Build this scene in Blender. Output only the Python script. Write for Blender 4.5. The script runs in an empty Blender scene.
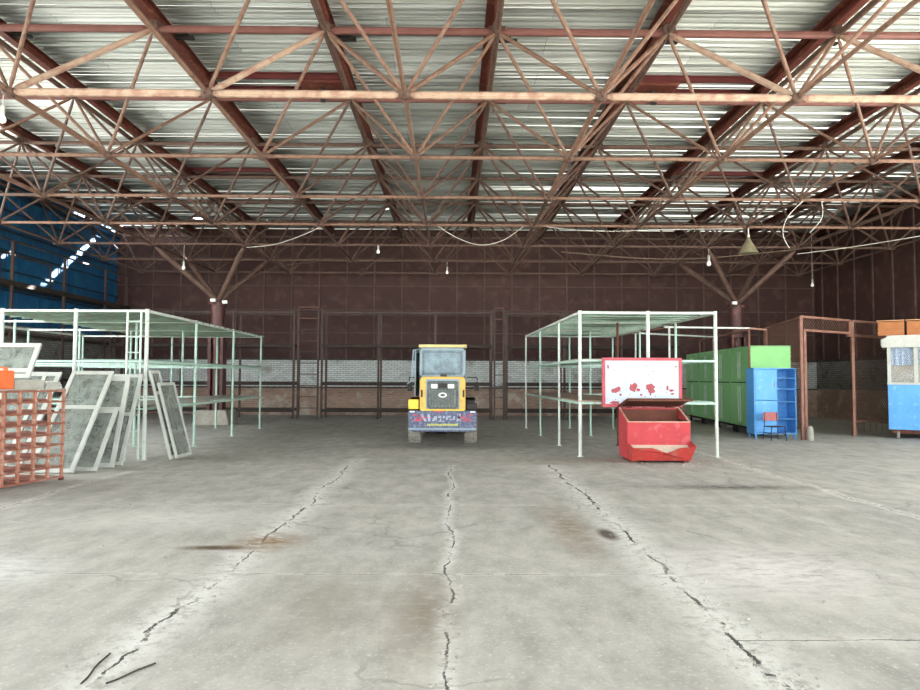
import bpy, math, random
from mathutils import Vector as V, Matrix
from math import sin, cos, pi, radians as R, atan2, sqrt
random.seed(7)
C = bpy.context.scene.collection

# ------------------------------------------------------------ materials
def mat(name, c, rough=.6, metal=0., c2=None, scale=3., amt=.5, bump=0., c3=None, s3=12., a3=.3, spec=.4, stretch=(1,1,1)):
    m = bpy.data.materials.new(name); m.use_nodes = True
    nt = m.node_tree; b = nt.nodes['Principled BSDF']
    b.inputs['Roughness'].default_value = rough; b.inputs['Metallic'].default_value = metal
    b.inputs['Specular IOR Level'].default_value = spec
    b.inputs['Base Color'].default_value = (*c, 1)
    if c2 is not None or bump:
        tc = nt.nodes.new('ShaderNodeTexCoord'); mp = nt.nodes.new('ShaderNodeMapping')
        mp.inputs['Scale'].default_value = stretch
        nt.links.new(tc.outputs['Object'], mp.inputs[0])
        n = nt.nodes.new('ShaderNodeTexNoise'); n.inputs['Scale'].default_value = scale; n.inputs['Detail'].default_value = 6
        n.inputs['Roughness'].default_value = .65
        nt.links.new(mp.outputs[0], n.inputs['Vector'])
        out = None
        if c2 is not None:
            r = nt.nodes.new('ShaderNodeValToRGB')
            r.color_ramp.elements[0].position = .5-amt*.25; r.color_ramp.elements[1].position = .5+amt*.25
            r.color_ramp.elements[0].color = (*c, 1); r.color_ramp.elements[1].color = (*c2, 1)
            nt.links.new(n.outputs['Fac'], r.inputs[0]); out = r.outputs[0]
            if c3 is not None:
                n2 = nt.nodes.new('ShaderNodeTexNoise'); n2.inputs['Scale'].default_value = s3; n2.inputs['Detail'].default_value = 5
                nt.links.new(mp.outputs[0], n2.inputs['Vector'])
                r2 = nt.nodes.new('ShaderNodeValToRGB')
                r2.color_ramp.elements[0].position = 1-a3-.07; r2.color_ramp.elements[1].position = 1-a3+.09
                r2.color_ramp.elements[0].color = (0, 0, 0, 1); r2.color_ramp.elements[1].color = (.65, .65, .65, 1)
                nt.links.new(n2.outputs['Fac'], r2.inputs[0])
                mx = nt.nodes.new('ShaderNodeMix'); mx.data_type = 'RGBA'
                nt.links.new(r2.outputs[0], mx.inputs[0]); nt.links.new(out, mx.inputs[6]); mx.inputs[7].default_value = (*c3, 1)
                out = mx.outputs[2]
            nt.links.new(out, b.inputs['Base Color'])
        if bump:
            bp = nt.nodes.new('ShaderNodeBump'); bp.inputs['Strength'].default_value = bump; bp.inputs['Distance'].default_value = .02
            nt.links.new(n.outputs['Fac'], bp.inputs['Height']); nt.links.new(bp.outputs[0], b.inputs['Normal'])
    return m

def hx(h):
    h = h.lstrip('#'); v = [int(h[i:i+2], 16)/255 for i in (0, 2, 4)]
    return tuple((x/12.92 if x <= .04045 else ((x+.055)/1.055)**2.4) for x in v)

M = {}
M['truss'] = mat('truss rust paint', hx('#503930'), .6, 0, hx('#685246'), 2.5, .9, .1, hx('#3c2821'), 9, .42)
M['trussmid'] = mat('brown half lit truss paint', hx('#6e5040'), .6, 0, hx('#886c5a'), 2.5, .9, .1, hx('#56392e'), 9, .42)  # middle rows: weaker daylight put into the paint tone
M['trusslight'] = mat('pale front lit truss paint', hx('#a08470'), .6, 0, hx('#bca48e'), 2.5, .9, .1, hx('#8f6454'), 7, .45)  # front rows: stronger daylight put into the paint tone
M['trussred'] = mat('red primer tube', hx('#7c5048'), .55, 0, hx('#603c35'), 2.5, .9, .1)
M['purlin'] = mat('purlin red brown', hx('#6a3226'), .6, 0, hx('#4a241c'), 3, .9, .15, hx('#8a5a44'), 6, .4)
M['black'] = mat('black iron', hx('#1c1816'), .6, 0, hx('#2c2622'), 5, .8)
M['rack'] = mat('pale green white rack paint', hx('#a8bcae'), .5, 0, hx('#c0cabe'), 4, .7, 0, hx('#8a6a58'), 11, .34)
M['rackgreen'] = mat('sea green rack paint', hx('#94b8a6'), .5, 0, hx('#b8ccc0'), 5, .8, 0, hx('#7a6a56'), 12, .36)
M['rackwhite'] = mat('white rack post paint', hx('#b2bab0'), .5, 0, hx('#c8cec6'), 4, .7, 0, hx('#9a8272'), 10, .38)
M['deck'] = mat('green painted deck sheet', hx('#7a9482'), .6, 0, hx('#5f7264'), 1.5, .8, .1, hx('#6e5d4a'), 5, .42)
M['board'] = mat('grey weathered board', hx('#8f8c80'), .8, 0, hx('#a9a598'), 3, .8, .2, hx('#6a5646'), 5, .4, stretch=(1, 4, 1))
M['boardbrown'] = mat('brown weathered board', hx('#8a6c5a'), .8, 0, hx('#a08a76'), 3, .8, .2, stretch=(1, 4, 1))
M['brownsteel'] = mat('brown rusty steel', hx('#3c2c26'), .6, 0, hx('#56433b'), 4, .8, .1)
M['fence'] = mat('rusty fence frame', hx('#8a6454'), .7, 0, hx('#6b4436'), 5, .8, .2)
M['wire'] = mat('rusty chain link wire', hx('#6e5144'), .6, .2)
M['darkshelf'] = mat('dark shelf timber', hx('#2c241f'), .8, 0, hx('#40342c'), 2, .8, .1)
M['white'] = mat('worn white window paint', hx('#bcbeb6'), .5, 0, hx('#a6a89e'), 4, .8, .1, hx('#a49a88'), 14, .34)
M['orange'] = mat('orange painted steel', hx('#b27a60'), .6, 0, hx('#96604c'), 4, .9, .1, hx('#c8a898'), 9, .4)
M['latticerail'] = mat('darker orange rail paint', hx('#965c48'), .6, 0, hx('#7e4c3c'), 4, .9, .1, hx('#b08a78'), 9, .4)
M['orangebox'] = mat('bright orange plastic', hx('#e0703a'), .45, 0, hx('#c85c30'), 4, .6)
M['red'] = mat('faded red paint', hx('#b43a3e'), .6, 0, hx('#9c3034'), 2, .9, .1, hx('#b86266'), 6, .36)
M['redrust'] = mat('red brown rusty paint', hx('#b0342e'), .65, 0, hx('#94302a'), 3, .9, .2, hx('#94564a'), 8, .42)
M['rust'] = mat('brown rust', hx('#6a3a28'), .8, 0, hx('#4c2a20'), 3, .9, .2)
M['edge'] = mat('worn pale edge', hx('#c8a890'), .6, 0, hx('#a87060'), 8, .7)
M['sand'] = mat('pale sand', hx('#cfc4b0'), .95, 0, hx('#b8ab94'), 12, .8, .3)
M['green'] = mat('green locker paint', hx('#7cb474'), .5, 0, hx('#8cc084'), 1.3, .9, .05, hx('#8abc86'), 4, .38)
M['greenlight'] = mat('lighter green paint', hx('#86c878'), .5, 0, hx('#92d286'), 1.6, .9)
M['dark'] = mat('dark void metal', hx('#151412'), .8)
M['blue'] = mat('sky blue paint', hx('#4a92d2'), .5, 0, hx('#5c9fda'), 2, .8, .05, hx('#8ab4d8'), 9, .36)
M['bluedeep'] = mat('blue paint shelf', hx('#3f82be'), .5, 0, hx('#4c90cc'), 2, .8)
M['plywood'] = mat('orange brown plywood', hx('#a86c3c'), .6, 0, hx('#8c5228'), 3, .9, .1, stretch=(1, 1, 5))
M['woodpale'] = mat('pale cut timber', hx('#c49a74'), .7, 0, hx('#b08460'), 4, .8)
M['curtain'] = mat('grey blue curtain', hx('#7f92ac'), .9, 0, hx('#96a8c0'), 5, .9, .2, stretch=(8, 8, .5))
M['beige'] = mat('beige inner board', hx('#a89c88'), .8, 0, hx('#b8ac98'), 3, .8)
M['yellow'] = mat('loader yellow', hx('#dcb658'), .45, 0, hx('#cca850'), 5, .8, 0, hx('#b8783c'), 9, .36)
M['yellowbright'] = mat('bright yellow', hx('#ecd040'), .5, 0, hx('#dcc040'), 5, .8)
M['yellowpale'] = mat('pale yellow roof edge', hx('#d8c88c'), .5, 0, hx('#c8b478'), 5, .8)
M['navy'] = mat('dusty navy counterweight', hx('#444a66'), .6, 0, hx('#646a80'), 8, .9, .1, hx('#8a8e9e'), 16, .44)
M['cab'] = mat('dusty grey blue cab metal', hx('#7c909a'), .5, 0, hx('#94a4ac'), 5, .8)
M['grille'] = mat('dusty dark grille', hx('#3c4240'), .6, 0, hx('#6a706c'), 12, .8)
M['grillebar'] = mat('dusty grille bar', hx('#8a908a'), .6, 0, hx('#5a605c'), 14, .8)
M['rubber'] = mat('dusty rubber', hx('#6a665e'), .9, 0, hx('#a09a8c'), 14, .8, .3)
M['lampwhite'] = mat('white lamp lens', hx('#f0f0ea'), .3)
M['redmark'] = mat('red decal', hx('#cc4450'), .5)
M['whitemark'] = mat('white decal', hx('#bcc0d0'), .5, 0, hx('#8c90a4'), 14, .8)
M['limemark'] = mat('yellow decal', hx('#cccc58'), .5)
M['cable'] = mat('white cable', hx('#c8c4b8'), .6)
M['cablebrown'] = mat('brown cable', hx('#6a5848'), .7)
M['shade'] = mat('dusty enamel shade', hx('#8c8468'), .6, 0, hx('#6e6850'), 6, .8)
M['concrete'] = mat('concrete block', hx('#a8a296'), .9, 0, hx('#8c867a'), 6, .8, .4)
M['column'] = mat('maroon column paint', hx('#583430'), .5, 0, hx('#422420'), 2, .9, .1, hx('#8a5a50'), 6, .38, stretch=(1, 1, .4))
M['panel'] = mat('maroon wall panel', hx('#4e322d'), .75, 0, hx('#3a2623'), .7, 1.2, .05, hx('#5c423b'), 2.5, .40)
M['batten'] = mat('faded panel batten', hx('#6a564e'), .8, 0, hx('#483430'), 3, .9)
M['ledge'] = mat('dark rubble ledge', hx('#2e2a26'), .9, 0, hx('#55504a'), 8, .8, .5)
M['paper'] = mat('greyish papers', hx('#cfcdc4'), .8, 0, hx('#a8a498'), 14, .7)
M['board_gray'] = mat('grey card', hx('#989488'), .8, 0, hx('#aca89c'), 5, .7)
M['chairred'] = mat('faded red plastic', hx('#b04c4c'), .6, 0, hx('#8f6a68'), 12, .7)
M['twig'] = mat('dark twig', hx('#3c352e'), .8)
M['girt'] = mat('blue grey girt', hx('#22384a'), .7, 0, hx('#1a2a38'), 3, .8)
M['hatch'] = mat('red oxide channel', hx('#6e2e2c'), .6, 0, hx('#552420'), 3, .8, .1)
def bulbmat():
    m = mat('clear bulb glass', (.95, .95, .92), .15); return m
M['bulb'] = bulbmat()

def glassmat(name, col, alpha, rough=.25):
    m = bpy.data.materials.new(name); m.use_nodes = True; nt = m.node_tree
    b = nt.nodes['Principled BSDF']; b.inputs['Roughness'].default_value = rough
    tc = nt.nodes.new('ShaderNodeTexCoord'); n = nt.nodes.new('ShaderNodeTexNoise'); n.inputs['Scale'].default_value = 5
    n.inputs['Detail'].default_value = 6; n.inputs['Roughness'].default_value = .7
    nt.links.new(tc.outputs['Object'], n.inputs['Vector'])
    r = nt.nodes.new('ShaderNodeValToRGB'); r.color_ramp.elements[0].position = .35; r.color_ramp.elements[1].position = .68
    r.color_ramp.elements[0].color = (*[x*.75 for x in col], 1); r.color_ramp.elements[1].color = (*[min(1, x*1.5) for x in col], 1)
    nt.links.new(n.outputs['Fac'], r.inputs[0]); nt.links.new(r.outputs[0], b.inputs['Base Color'])
    mr = nt.nodes.new('ShaderNodeMapRange'); mr.inputs[1].default_value = .3; mr.inputs[2].default_value = .7
    mr.inputs[3].default_value = alpha-.12; mr.inputs[4].default_value = min(1, alpha+.12)
    nt.links.new(n.outputs['Fac'], mr.inputs[0]); nt.links.new(mr.outputs[0], b.inputs['Alpha'])
    return m
M['glass'] = glassmat('dusty window glass', hx('#7d827a'), .66)
M['cabglass'] = glassmat('dusty cab glass', hx('#5e7680'), .84)
M['kioskglass'] = glassmat('kiosk glass', hx('#9aa4a8'), .13, .1)

# sign face: white with faint blue blotches (surface wear); the red peels are geometry
M['signwhite'] = mat('bleached white sign', hx('#bcc0c4'), .5, 0, hx('#a9b6c2'), 2.2, .8, 0, hx('#c0acb0'), 5, .36)
M['signred'] = mat('faded sign red', hx('#b85058'), .55, 0, hx('#a04048'), 5, .8)
M['peel'] = mat('rusty red peel', hx('#a84e54'), .7, 0, hx('#8c4448'), 9, .8)

# ceiling: galvanised corrugated sheets with sheet-to-sheet variation
def ceilmat():
    m = bpy.data.materials.new('weathered corrugated sheet'); m.use_nodes = True; nt = m.node_tree; L = nt.links
    b = nt.nodes['Principled BSDF']; b.inputs['Roughness'].default_value = .55; b.inputs['Metallic'].default_value = .5
    tc = nt.nodes.new('ShaderNodeTexCoord')
    mp = nt.nodes.new('ShaderNodeMapping'); mp.inputs['Location'].default_value = (.742+.5, 0, 0)
    L.new(tc.outputs['Object'], mp.inputs[0])
    bk = nt.nodes.new('ShaderNodeTexBrick'); bk.offset = .5; bk.inputs['Scale'].default_value = 1
    bk.inputs['Brick Width'].default_value = 6.0; bk.inputs['Row Height'].default_value = .72; bk.inputs['Mortar Size'].default_value = 0.004
    bk.inputs['Color1'].default_value = (*hx('#c2c6c2'), 1); bk.inputs['Color2'].default_value = (*hx('#a2a7a1'), 1); bk.inputs['Mortar'].default_value = (*hx('#5c5448'), 1)
    L.new(mp.outputs[0], bk.inputs['Vector'])
    mp2 = nt.nodes.new('ShaderNodeMapping'); mp2.inputs['Scale'].default_value = (.35, 2.2, 1); L.new(tc.outputs['Object'], mp2.inputs[0])
    n = nt.nodes.new('ShaderNodeTexNoise'); n.inputs['Scale'].default_value = 1.6; n.inputs['Detail'].default_value = 7; n.inputs['Roughness'].default_value = .7
    L.new(mp2.outputs[0], n.inputs['Vector'])
    r = nt.nodes.new('ShaderNodeValToRGB'); r.color_ramp.elements[0].position = .42; r.color_ramp.elements[1].position = .72
    r.color_ramp.elements[0].color = (1, 1, 1, 1); r.color_ramp.elements[1].color = (*hx('#a89a80'), 1)
    L.new(n.outputs['Fac'], r.inputs[0])
    mx = nt.nodes.new('ShaderNodeMix'); mx.data_type = 'RGBA'; mx.blend_type = 'MULTIPLY'; mx.inputs[0].default_value = .35
    L.new(bk.outputs['Color'], mx.inputs[6]); L.new(r.outputs[0], mx.inputs[7]); L.new(mx.outputs[2], b.inputs['Base Color'])
    return m
M['ceiling'] = ceilmat()

def brickmat(name, ca, cb, cm, patch=None, pa=.4):
    m = bpy.data.materials.new(name); m.use_nodes = True; nt = m.node_tree; L = nt.links
    b = nt.nodes['Principled BSDF']; b.inputs['Roughness'].default_value = .9
    tc = nt.nodes.new('ShaderNodeTexCoord'); sp = nt.nodes.new('ShaderNodeSeparateXYZ'); L.new(tc.outputs['Object'], sp.inputs[0])
    ad = nt.nodes.new('ShaderNodeMath'); ad.operation = 'ADD'; L.new(sp.outputs[0], ad.inputs[0]); L.new(sp.outputs[1], ad.inputs[1])
    cb_ = nt.nodes.new('ShaderNodeCombineXYZ'); L.new(ad.outputs[0], cb_.inputs[0]); L.new(sp.outputs[2], cb_.inputs[1])
    bk = nt.nodes.new('ShaderNodeTexBrick'); bk.inputs['Scale'].default_value = 1
    bk.inputs['Brick Width'].default_value = .26; bk.inputs['Row Height'].default_value = .085; bk.inputs['Mortar Size'].default_value = .012
    bk.inputs['Color1'].default_value = (*ca, 1); bk.inputs['Color2'].default_value = (*cb, 1); bk.inputs['Mortar'].default_value = (*cm, 1)
    L.new(cb_.outputs[0], bk.inputs['Vector'])
    out = bk.outputs['Color']
    if patch:
        n = nt.nodes.new('ShaderNodeTexNoise'); n.inputs['Scale'].default_value = 1.6; n.inputs['Detail'].default_value = 8; n.inputs['Roughness'].default_value = .75
        L.new(tc.outputs['Object'], n.inputs['Vector'])
        r = nt.nodes.new('ShaderNodeValToRGB'); r.color_ramp.elements[0].position = 1-pa-.05; r.color_ramp.elements[1].position = 1-pa+.05
        r.color_ramp.elements[0].color = (0, 0, 0, 1); r.color_ramp.elements[1].color = (1, 1, 1, 1); L.new(n.outputs['Fac'], r.inputs[0])
        mx = nt.nodes.new('ShaderNodeMix'); mx.data_type = 'RGBA'; L.new(r.outputs[0], mx.inputs[0]); L.new(out, mx.inputs[6]); mx.inputs[7].default_value = (*patch, 1)
        out = mx.outputs[2]
    L.new(out, b.inputs['Base Color'])
    bp = nt.nodes.new('ShaderNodeBump'); bp.inputs['Strength'].default_value = .5; bp.inputs['Distance'].default_value = .01; bp.invert = True
    L.new(bk.outputs['Fac'], bp.inputs['Height']); L.new(bp.outputs[0], b.inputs['Normal'])
    return m
M['brickwhite'] = brickmat('whitewashed brick', hx('#d6dad6'), hx('#c0c6c2'), hx('#94958f'), hx('#98958c'), .42)
M['brickbrown'] = brickmat('bare brown brick', hx('#b08a74'), hx('#987664'), hx('#a49c90'), hx('#beb2a2'), .44)
M['brickgrey'] = brickmat('grey brick', hx('#8c8a84'), hx('#767470'), hx('#5c5a56'), hx('#55504a'), .42)

def tarpmat():
    m = mat('deep blue painted sheet', hx('#1d5a86'), .45, 0, hx('#164a70'), 1.2, .8, .1, hx('#1f6a80'), 1.5, .42, stretch=(1, 1, 1)); return m
M['bluewall'] = tarpmat()

# floor: slabs of worn concrete, cracks at slab joints, dust patches
def floormat():
    m = bpy.data.materials.new('worn concrete floor'); m.use_nodes = True; nt = m.node_tree; L = nt.links
    N = nt.nodes.new; b = nt.nodes['Principled BSDF']; b.inputs['Roughness'].default_value = .85; b.inputs['Specular IOR Level'].default_value = .25
    tc = N('ShaderNodeTexCoord')
    def noise(sc, det=6, rough=.6, scale3=None):
        n = N('ShaderNodeTexNoise'); n.inputs['Scale'].default_value = sc; n.inputs['Detail'].default_value = det; n.inputs['Roughness'].default_value = rough
        if scale3:
            mp = N('ShaderNodeMapping'); mp.inputs['Scale'].default_value = scale3; L.new(tc.outputs['Object'], mp.inputs[0]); L.new(mp.outputs[0], n.inputs['Vector'])
        else: L.new(tc.outputs['Object'], n.inputs['Vector'])
        return n.outputs['Fac']
    def ramp(f, a, b_, ca, cb, mid=None):
        r = N('ShaderNodeValToRGB'); r.color_ramp.elements[0].position = a; r.color_ramp.elements[1].position = b_
        r.color_ramp.elements[0].color = (*ca, 1); r.color_ramp.elements[1].color = (*cb, 1); L.new(f, r.inputs[0]); return r.outputs[0]
    def mix(f, a, b_, mode='MIX'):
        x = N('ShaderNodeMix'); x.data_type = 'RGBA'; x.blend_type = mode
        if isinstance(f, float): x.inputs[0].default_value = f
        else: L.new(f, x.inputs[0])
        for k, v in ((6, a), (7, b_)):
            if isinstance(v, tuple): x.inputs[k].default_value = (*v, 1)
            else: L.new(v, x.inputs[k])
        return x.outputs[2]
    def mth(op, *a, clamp=False):
        x = N('ShaderNodeMath'); x.operation = op; x.use_clamp = clamp
        for i, v in enumerate(a):
            if isinstance(v, (int, float)): x.inputs[i].default_value = v
            else: L.new(v, x.inputs[i])
        return x.outputs[0]
    col = ramp(noise(.45, 5, .6), .36, .64, hx('#a39f94'), hx('#b8b3a5'))
    col = mix(.42, col, ramp(noise(3.5, 8, .7, (1, .5, 1)), .35, .68, hx('#7f7d77'), hx('#d0cdc4')))
    col = mix(ramp(noise(30, 6, .75), .56, .62, (0, 0, 0), (.5, .5, .5)), col, hx('#d6d3ca'))
    col = mix(ramp(noise(14, 8, .8, (1, .6, 1)), .57, .64, (0, 0, 0), (.4, .4, .4)), col, hx('#87847d'))
    col = mix(ramp(noise(.8, 6, .7, (1, .7, 1)), .60, .66, (0, 0, 0), (.5, .5, .5)), col, hx('#cbc8c2'))       # chalk dust patches
    col = mix(ramp(noise(.6, 5, .7, (.8, .5, 1.3)), .64, .74, (0, 0, 0), (.45, .45, .45)), col, hx('#8f8270'))  # brown dirt
    sp = N('ShaderNodeSeparateXYZ'); L.new(tc.outputs['Object'], sp.inputs[0])
    x, y = sp.outputs[0], sp.outputs[1]
    wob = mth('ADD', mth('MULTIPLY', mth('SUBTRACT', noise(.8, 3, .5), .5), .35), mth('MULTIPLY', mth('SUBTRACT', noise(7, 5, .7), .5), .10))
    wob2 = mth('MULTIPLY', mth('SUBTRACT', noise(1.7, 7, .65, (1, 1, 2)), .5), .12)
    crack = None; dust = None
    strength = mth('MULTIPLY', mth('ADD', noise(1.3, 3, .6), noise(9, 5, .7)), .55)
    for (ax, pos, w, dw, y0, y1, k) in ((x, -1.85, .012, .30, 2, 14, 1.1), (x, -.03, .009, .10, 2, 13, 1), (x, 1.78, .016, .36, 2, 13, 1),
                                    (y, 5.78, .006, .05, -9, 9, 1), (y, 8.9, .006, .10, -30, 30, 1), (y, 12.0, .007, .07, -30, 30, 1), (y, 15.1, .007, .06, -30, 30, 1),
                                    (x, 5.4, .008, .12, 2, 26, 1), (x, -5.5, .008, .12, 2, 12, 1), (y, 4.35, .006, .16, 1.75, 9, 1)):
        d = mth('ABSOLUTE', mth('ADD', mth('SUBTRACT', ax, pos), wob if ax is x else wob2))
        ww = mth('MULTIPLY', mth('MULTIPLY', strength, strength), w*3.2)
        c = mth('LESS_THAN', d, ww)
        du = mth('SUBTRACT', 1, mth('DIVIDE', d, dw), clamp=True)
        if ax is y: du = mth('MULTIPLY', du, .45)
        other = y if ax is x else x
        g = mth('MULTIPLY', mth('GREATER_THAN', other, y0), mth('LESS_THAN', other, y1))
        c = mth('MULTIPLY', c, g); du = mth('MULTIPLY', du, g)
        crack = c if crack is None else mth('MAXIMUM', crack, c)
        dust = du if dust is None else mth('MAXIMUM', dust, du)
    rub = mth('MULTIPLY', dust, ramp(noise(9, 6, .8), .40, .52, (0, 0, 0), (1, 1, 1)), clamp=True)
    col = mix(mth('MULTIPLY', rub, .95), col, hx('#dad7ce'))
    crk = mth('MULTIPLY', crack, ramp(noise(1.8, 6, .75), .44, .52, (0, 0, 0), (1, 1, 1)))
    col = mix(mth('MULTIPLY', crk, .95), col, hx('#3e3a34'))
    # branching random fine cracks
    vo = N('ShaderNodeTexVoronoi'); vo.feature = 'DISTANCE_TO_EDGE'; vo.inputs['Scale'].default_value = .42
    nz = N('ShaderNodeTexNoise'); nz.inputs['Scale'].default_value = 2; nz.inputs['Detail'].default_value = 6; L.new(tc.outputs['Object'], nz.inputs['Vector'])
    va = N('ShaderNodeVectorMath'); va.operation = 'MULTIPLY_ADD'; L.new(nz.outputs['Color'], va.inputs[0]); va.inputs[1].default_value = (.7, .7, 0); L.new(tc.outputs['Object'], va.inputs[2])
    L.new(va.outputs[0], vo.inputs['Vector'])
    vc = mth('MULTIPLY', mth('LESS_THAN', vo.outputs['Distance'], .006), ramp(noise(.5, 3, .6), .50, .54, (0, 0, 0), (1, 1, 1)))
    col = mix(mth('MULTIPLY', vc, .3), col, hx('#6a665e'))
    # brown stains: the oily one by the left joint and the track between
    def blot(cx, cy, rx, ry, colr, k, thr=.35):
        nonlocal col
        dx = mth('DIVIDE', mth('SUBTRACT', x, cx), rx); dy = mth('DIVIDE', mth('SUBTRACT', y, cy), ry)
        d = mth('SQRT', mth('ADD', mth('MULTIPLY', dx, dx), mth('MULTIPLY', dy, dy)))
        f = mth('SUBTRACT', 1, d, clamp=True)
        f = mth('MULTIPLY', f, ramp(noise(5, 7, .75, (1, 2, 1)), thr, thr+.2, (0, 0, 0), (1, 1, 1)))
        col = mix(mth('MULTIPLY', f, k, clamp=True), col, colr)
    blot(-2.2, 6.65, .5, .12, hx('#5c4c3c'), 1.6, .3); blot(-1.8, 6.9, .45, .5, hx('#8c7456'), 1.3)
    blot(-.2, 4.9, .35, 1.3, hx('#857a6a'), .9, .3); blot(-.9, 5.0, .6, 1.2, hx('#8f877a'), .7, .3)
    blot(1.25, 7.6, .35, 1.8, hx('#8a7a66'), 1.0); blot(1.6, 7.25, .12, .35, hx('#5a5048'), 1.8, .25)
    blot(4.2, 10.4, 1.6, .35, hx('#6a645c'), 1.4); blot(6.9, 8.2, 1.5, .7, hx('#857868'), .9)
    blot(2.6, 13.6, 3.2, .8, hx('#87735c'), .8, .4); blot(-.2, 16.5, 2.5, 1.0, hx('#6c665e'), .9, .3)
    blot(2.6, 5.9, 1.3, 1.2, hx('#d8d2cc'), 1.1); blot(-4.2, 5.8, 1.2, .8, hx('#dcdad4'), 1.3); blot(-3.2, 8.0, 1.6, .8, hx('#d0ccc2'), .9)
    L.new(col, b.inputs['Base Color'])
    h = mth('SUBTRACT', mth('ADD', mth('MULTIPLY', noise(6, 8, .75), .5), mth('MULTIPLY', rub, .6)), mth('MULTIPLY', crk, 1.5))
    bp = N('ShaderNodeBump'); bp.inputs['Strength'].default_value = .45; bp.inputs['Distance'].default_value = .02
    L.new(h, bp.inputs['Height']); L.new(bp.outputs[0], b.inputs['Normal'])
    return m
M['floor'] = floormat()
M['groundmat'] = mat('pale dusty yard', hx('#c2c0ba'), .9, 0, hx('#b0aea8'), .4, .8, .3)

# ------------------------------------------------------------ mesh builder
class MB:
    def __init__(s): s.v = []; s.f = []; s.mi = []; s.cur = 0
    def add(s, vs, fs):
        n = len(s.v); s.v += [tuple(v) for v in vs]
        for f in fs: s.f.append(tuple(i+n for i in f)); s.mi.append(s.cur)
        return s
    def box(s, x0, x1, y0, y1, z0, z1, M4=None, mi=None):
        if mi is not None: s.cur = mi
        vs = [V((x, y, z)) for x in (x0, x1) for y in (y0, y1) for z in (z0, z1)]
        if M4: vs = [M4 @ v for v in vs]
        return s.add(vs, [(0, 1, 3, 2), (4, 6, 7, 5), (0, 4, 5, 1), (2, 3, 7, 6), (0, 2, 6, 4), (1, 5, 7, 3)])
    def tube(s, a, b, r, n=8, r2=None, caps=True):
        a = V(a); b = V(b); d = (b-a).normalized(); r2 = r if r2 is None else r2
        u = d.cross(V((0, 0, 1)));
        if u.length < 1e-3: u = V((1, 0, 0))
        u.normalize(); w = d.cross(u)
        vs = []
        for k in range(n):
            t = 2*pi*(k+.5)/n; o = u*cos(t)+w*sin(t); vs += [a+o*r, b+o*r2]
        fs = [(2*k, 2*((k+1) % n), 2*((k+1) % n)+1, 2*k+1) for k in range(n)]
        if caps: fs += [tuple(2*k for k in range(n))[::-1], tuple(2*k+1 for k in range(n))]
        return s.add(vs, fs)
    def bar(s, a, b, w, h=None):                      # rectangular bar, w wide, h tall
        a = V(a); b = V(b); h = w if h is None else h; d = (b-a).normalized()
        u = d.cross(V((0, 0, 1)));
        if u.length < 1e-3: u = V((1, 0, 0))
        u.normalize(); q = d.cross(u)
        vs = [p+u*sx*w/2+q*sz*h/2 for p in (a, b) for sx, sz in ((-1, -1), (1, -1), (1, 1), (-1, 1))]
        return s.add(vs, [(3, 2, 1, 0), (4, 5, 6, 7), (0, 1, 5, 4), (1, 2, 6, 5), (2, 3, 7, 6), (3, 0, 4, 7)])
    def path(s, pts, r, n=6):
        for a, b in zip(pts, pts[1:]): s.tube(a, b, r, n)
        return s
    def prism(s, poly, a, b, axis='y'):               # polygon in the plane across axis, extruded a..b
        n = len(poly)
        def P(p, t): return {'y': (p[0], t, p[1]), 'x': (t, p[0], p[1]), 'z': (p[0], p[1], t)}[axis]
        vs = [P(p, a) for p in poly]+[P(p, b) for p in poly]
        return s.add(vs, [tuple(range(n)), tuple(range(n, 2*n))[::-1]]+[(k, k+n, (k+1) % n+n, (k+1) % n) for k in range(n)])
    def lathe(s, prof, c, n=20, axis='z'):
        c = V(c); vs = []
        for r, h in prof:
            for k in range(n):
                t = 2*pi*k/n
                o = {'z': (r*cos(t), r*sin(t), h), 'x': (h, r*cos(t), r*sin(t)), 'y': (r*cos(t), h, r*sin(t))}[axis]
                vs.append(c+V(o))
        m = len(prof); fs = [(i*n+k, i*n+(k+1) % n, (i+1)*n+(k+1) % n, (i+1)*n+k) for i in range(m-1) for k in range(n)]
        fs += [tuple(range(n))[::-1], tuple((m-1)*n+k for k in range(n))]
        return s.add(vs, fs)
    def build(s, name, mats, parent=None, bevel=0, smooth=False, origin=None):
        me = bpy.data.meshes.new(name)
        off = V(origin) if origin is not None else V((0, 0, 0))
        me.from_pydata([tuple(V(v)-off) for v in s.v], [], s.f)
        import bmesh
        bm = bmesh.new(); bm.from_mesh(me); bmesh.ops.recalc_face_normals(bm, faces=bm.faces); bm.to_mesh(me); bm.free()
        ms = mats if isinstance(mats, (list, tuple)) else [mats]
        for m in ms: me.materials.append(M[m])
        if len(ms) > 1: me.polygons.foreach_set('material_index', s.mi)
        if smooth:
            me.shade_smooth() if hasattr(me, 'shade_smooth') else None
            for p in me.polygons: p.use_smooth = True
            try: me.set_sharp_from_angle(angle=R(40))
            except Exception: pass
        o = bpy.data.objects.new(name, me); C.objects.link(o); o.location = off
        if parent: o.parent = parent
        if bevel:
            b = o.modifiers.new('bevel', 'BEVEL'); b.width = bevel; b.segments = 2; b.limit_method = 'ANGLE'
        return o

def tag(o, label=None, cat=None, group=None, kind=None):
    if label: o['label'] = label
    if cat: o['category'] = cat
    if group: o['group'] = group
    if kind: o['kind'] = kind
    return o
def thing(name, label, cat, loc=(0, 0, 0), rz=0, group=None):
    o = bpy.data.objects.new(name, None); C.objects.link(o); o.location = loc; o.rotation_euler = (0, 0, rz); o.empty_display_size = .1
    return tag(o, label, cat, group)
def st(mb, name, mats, **k): return tag(mb.build(name, mats, **k), kind='structure')

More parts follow.
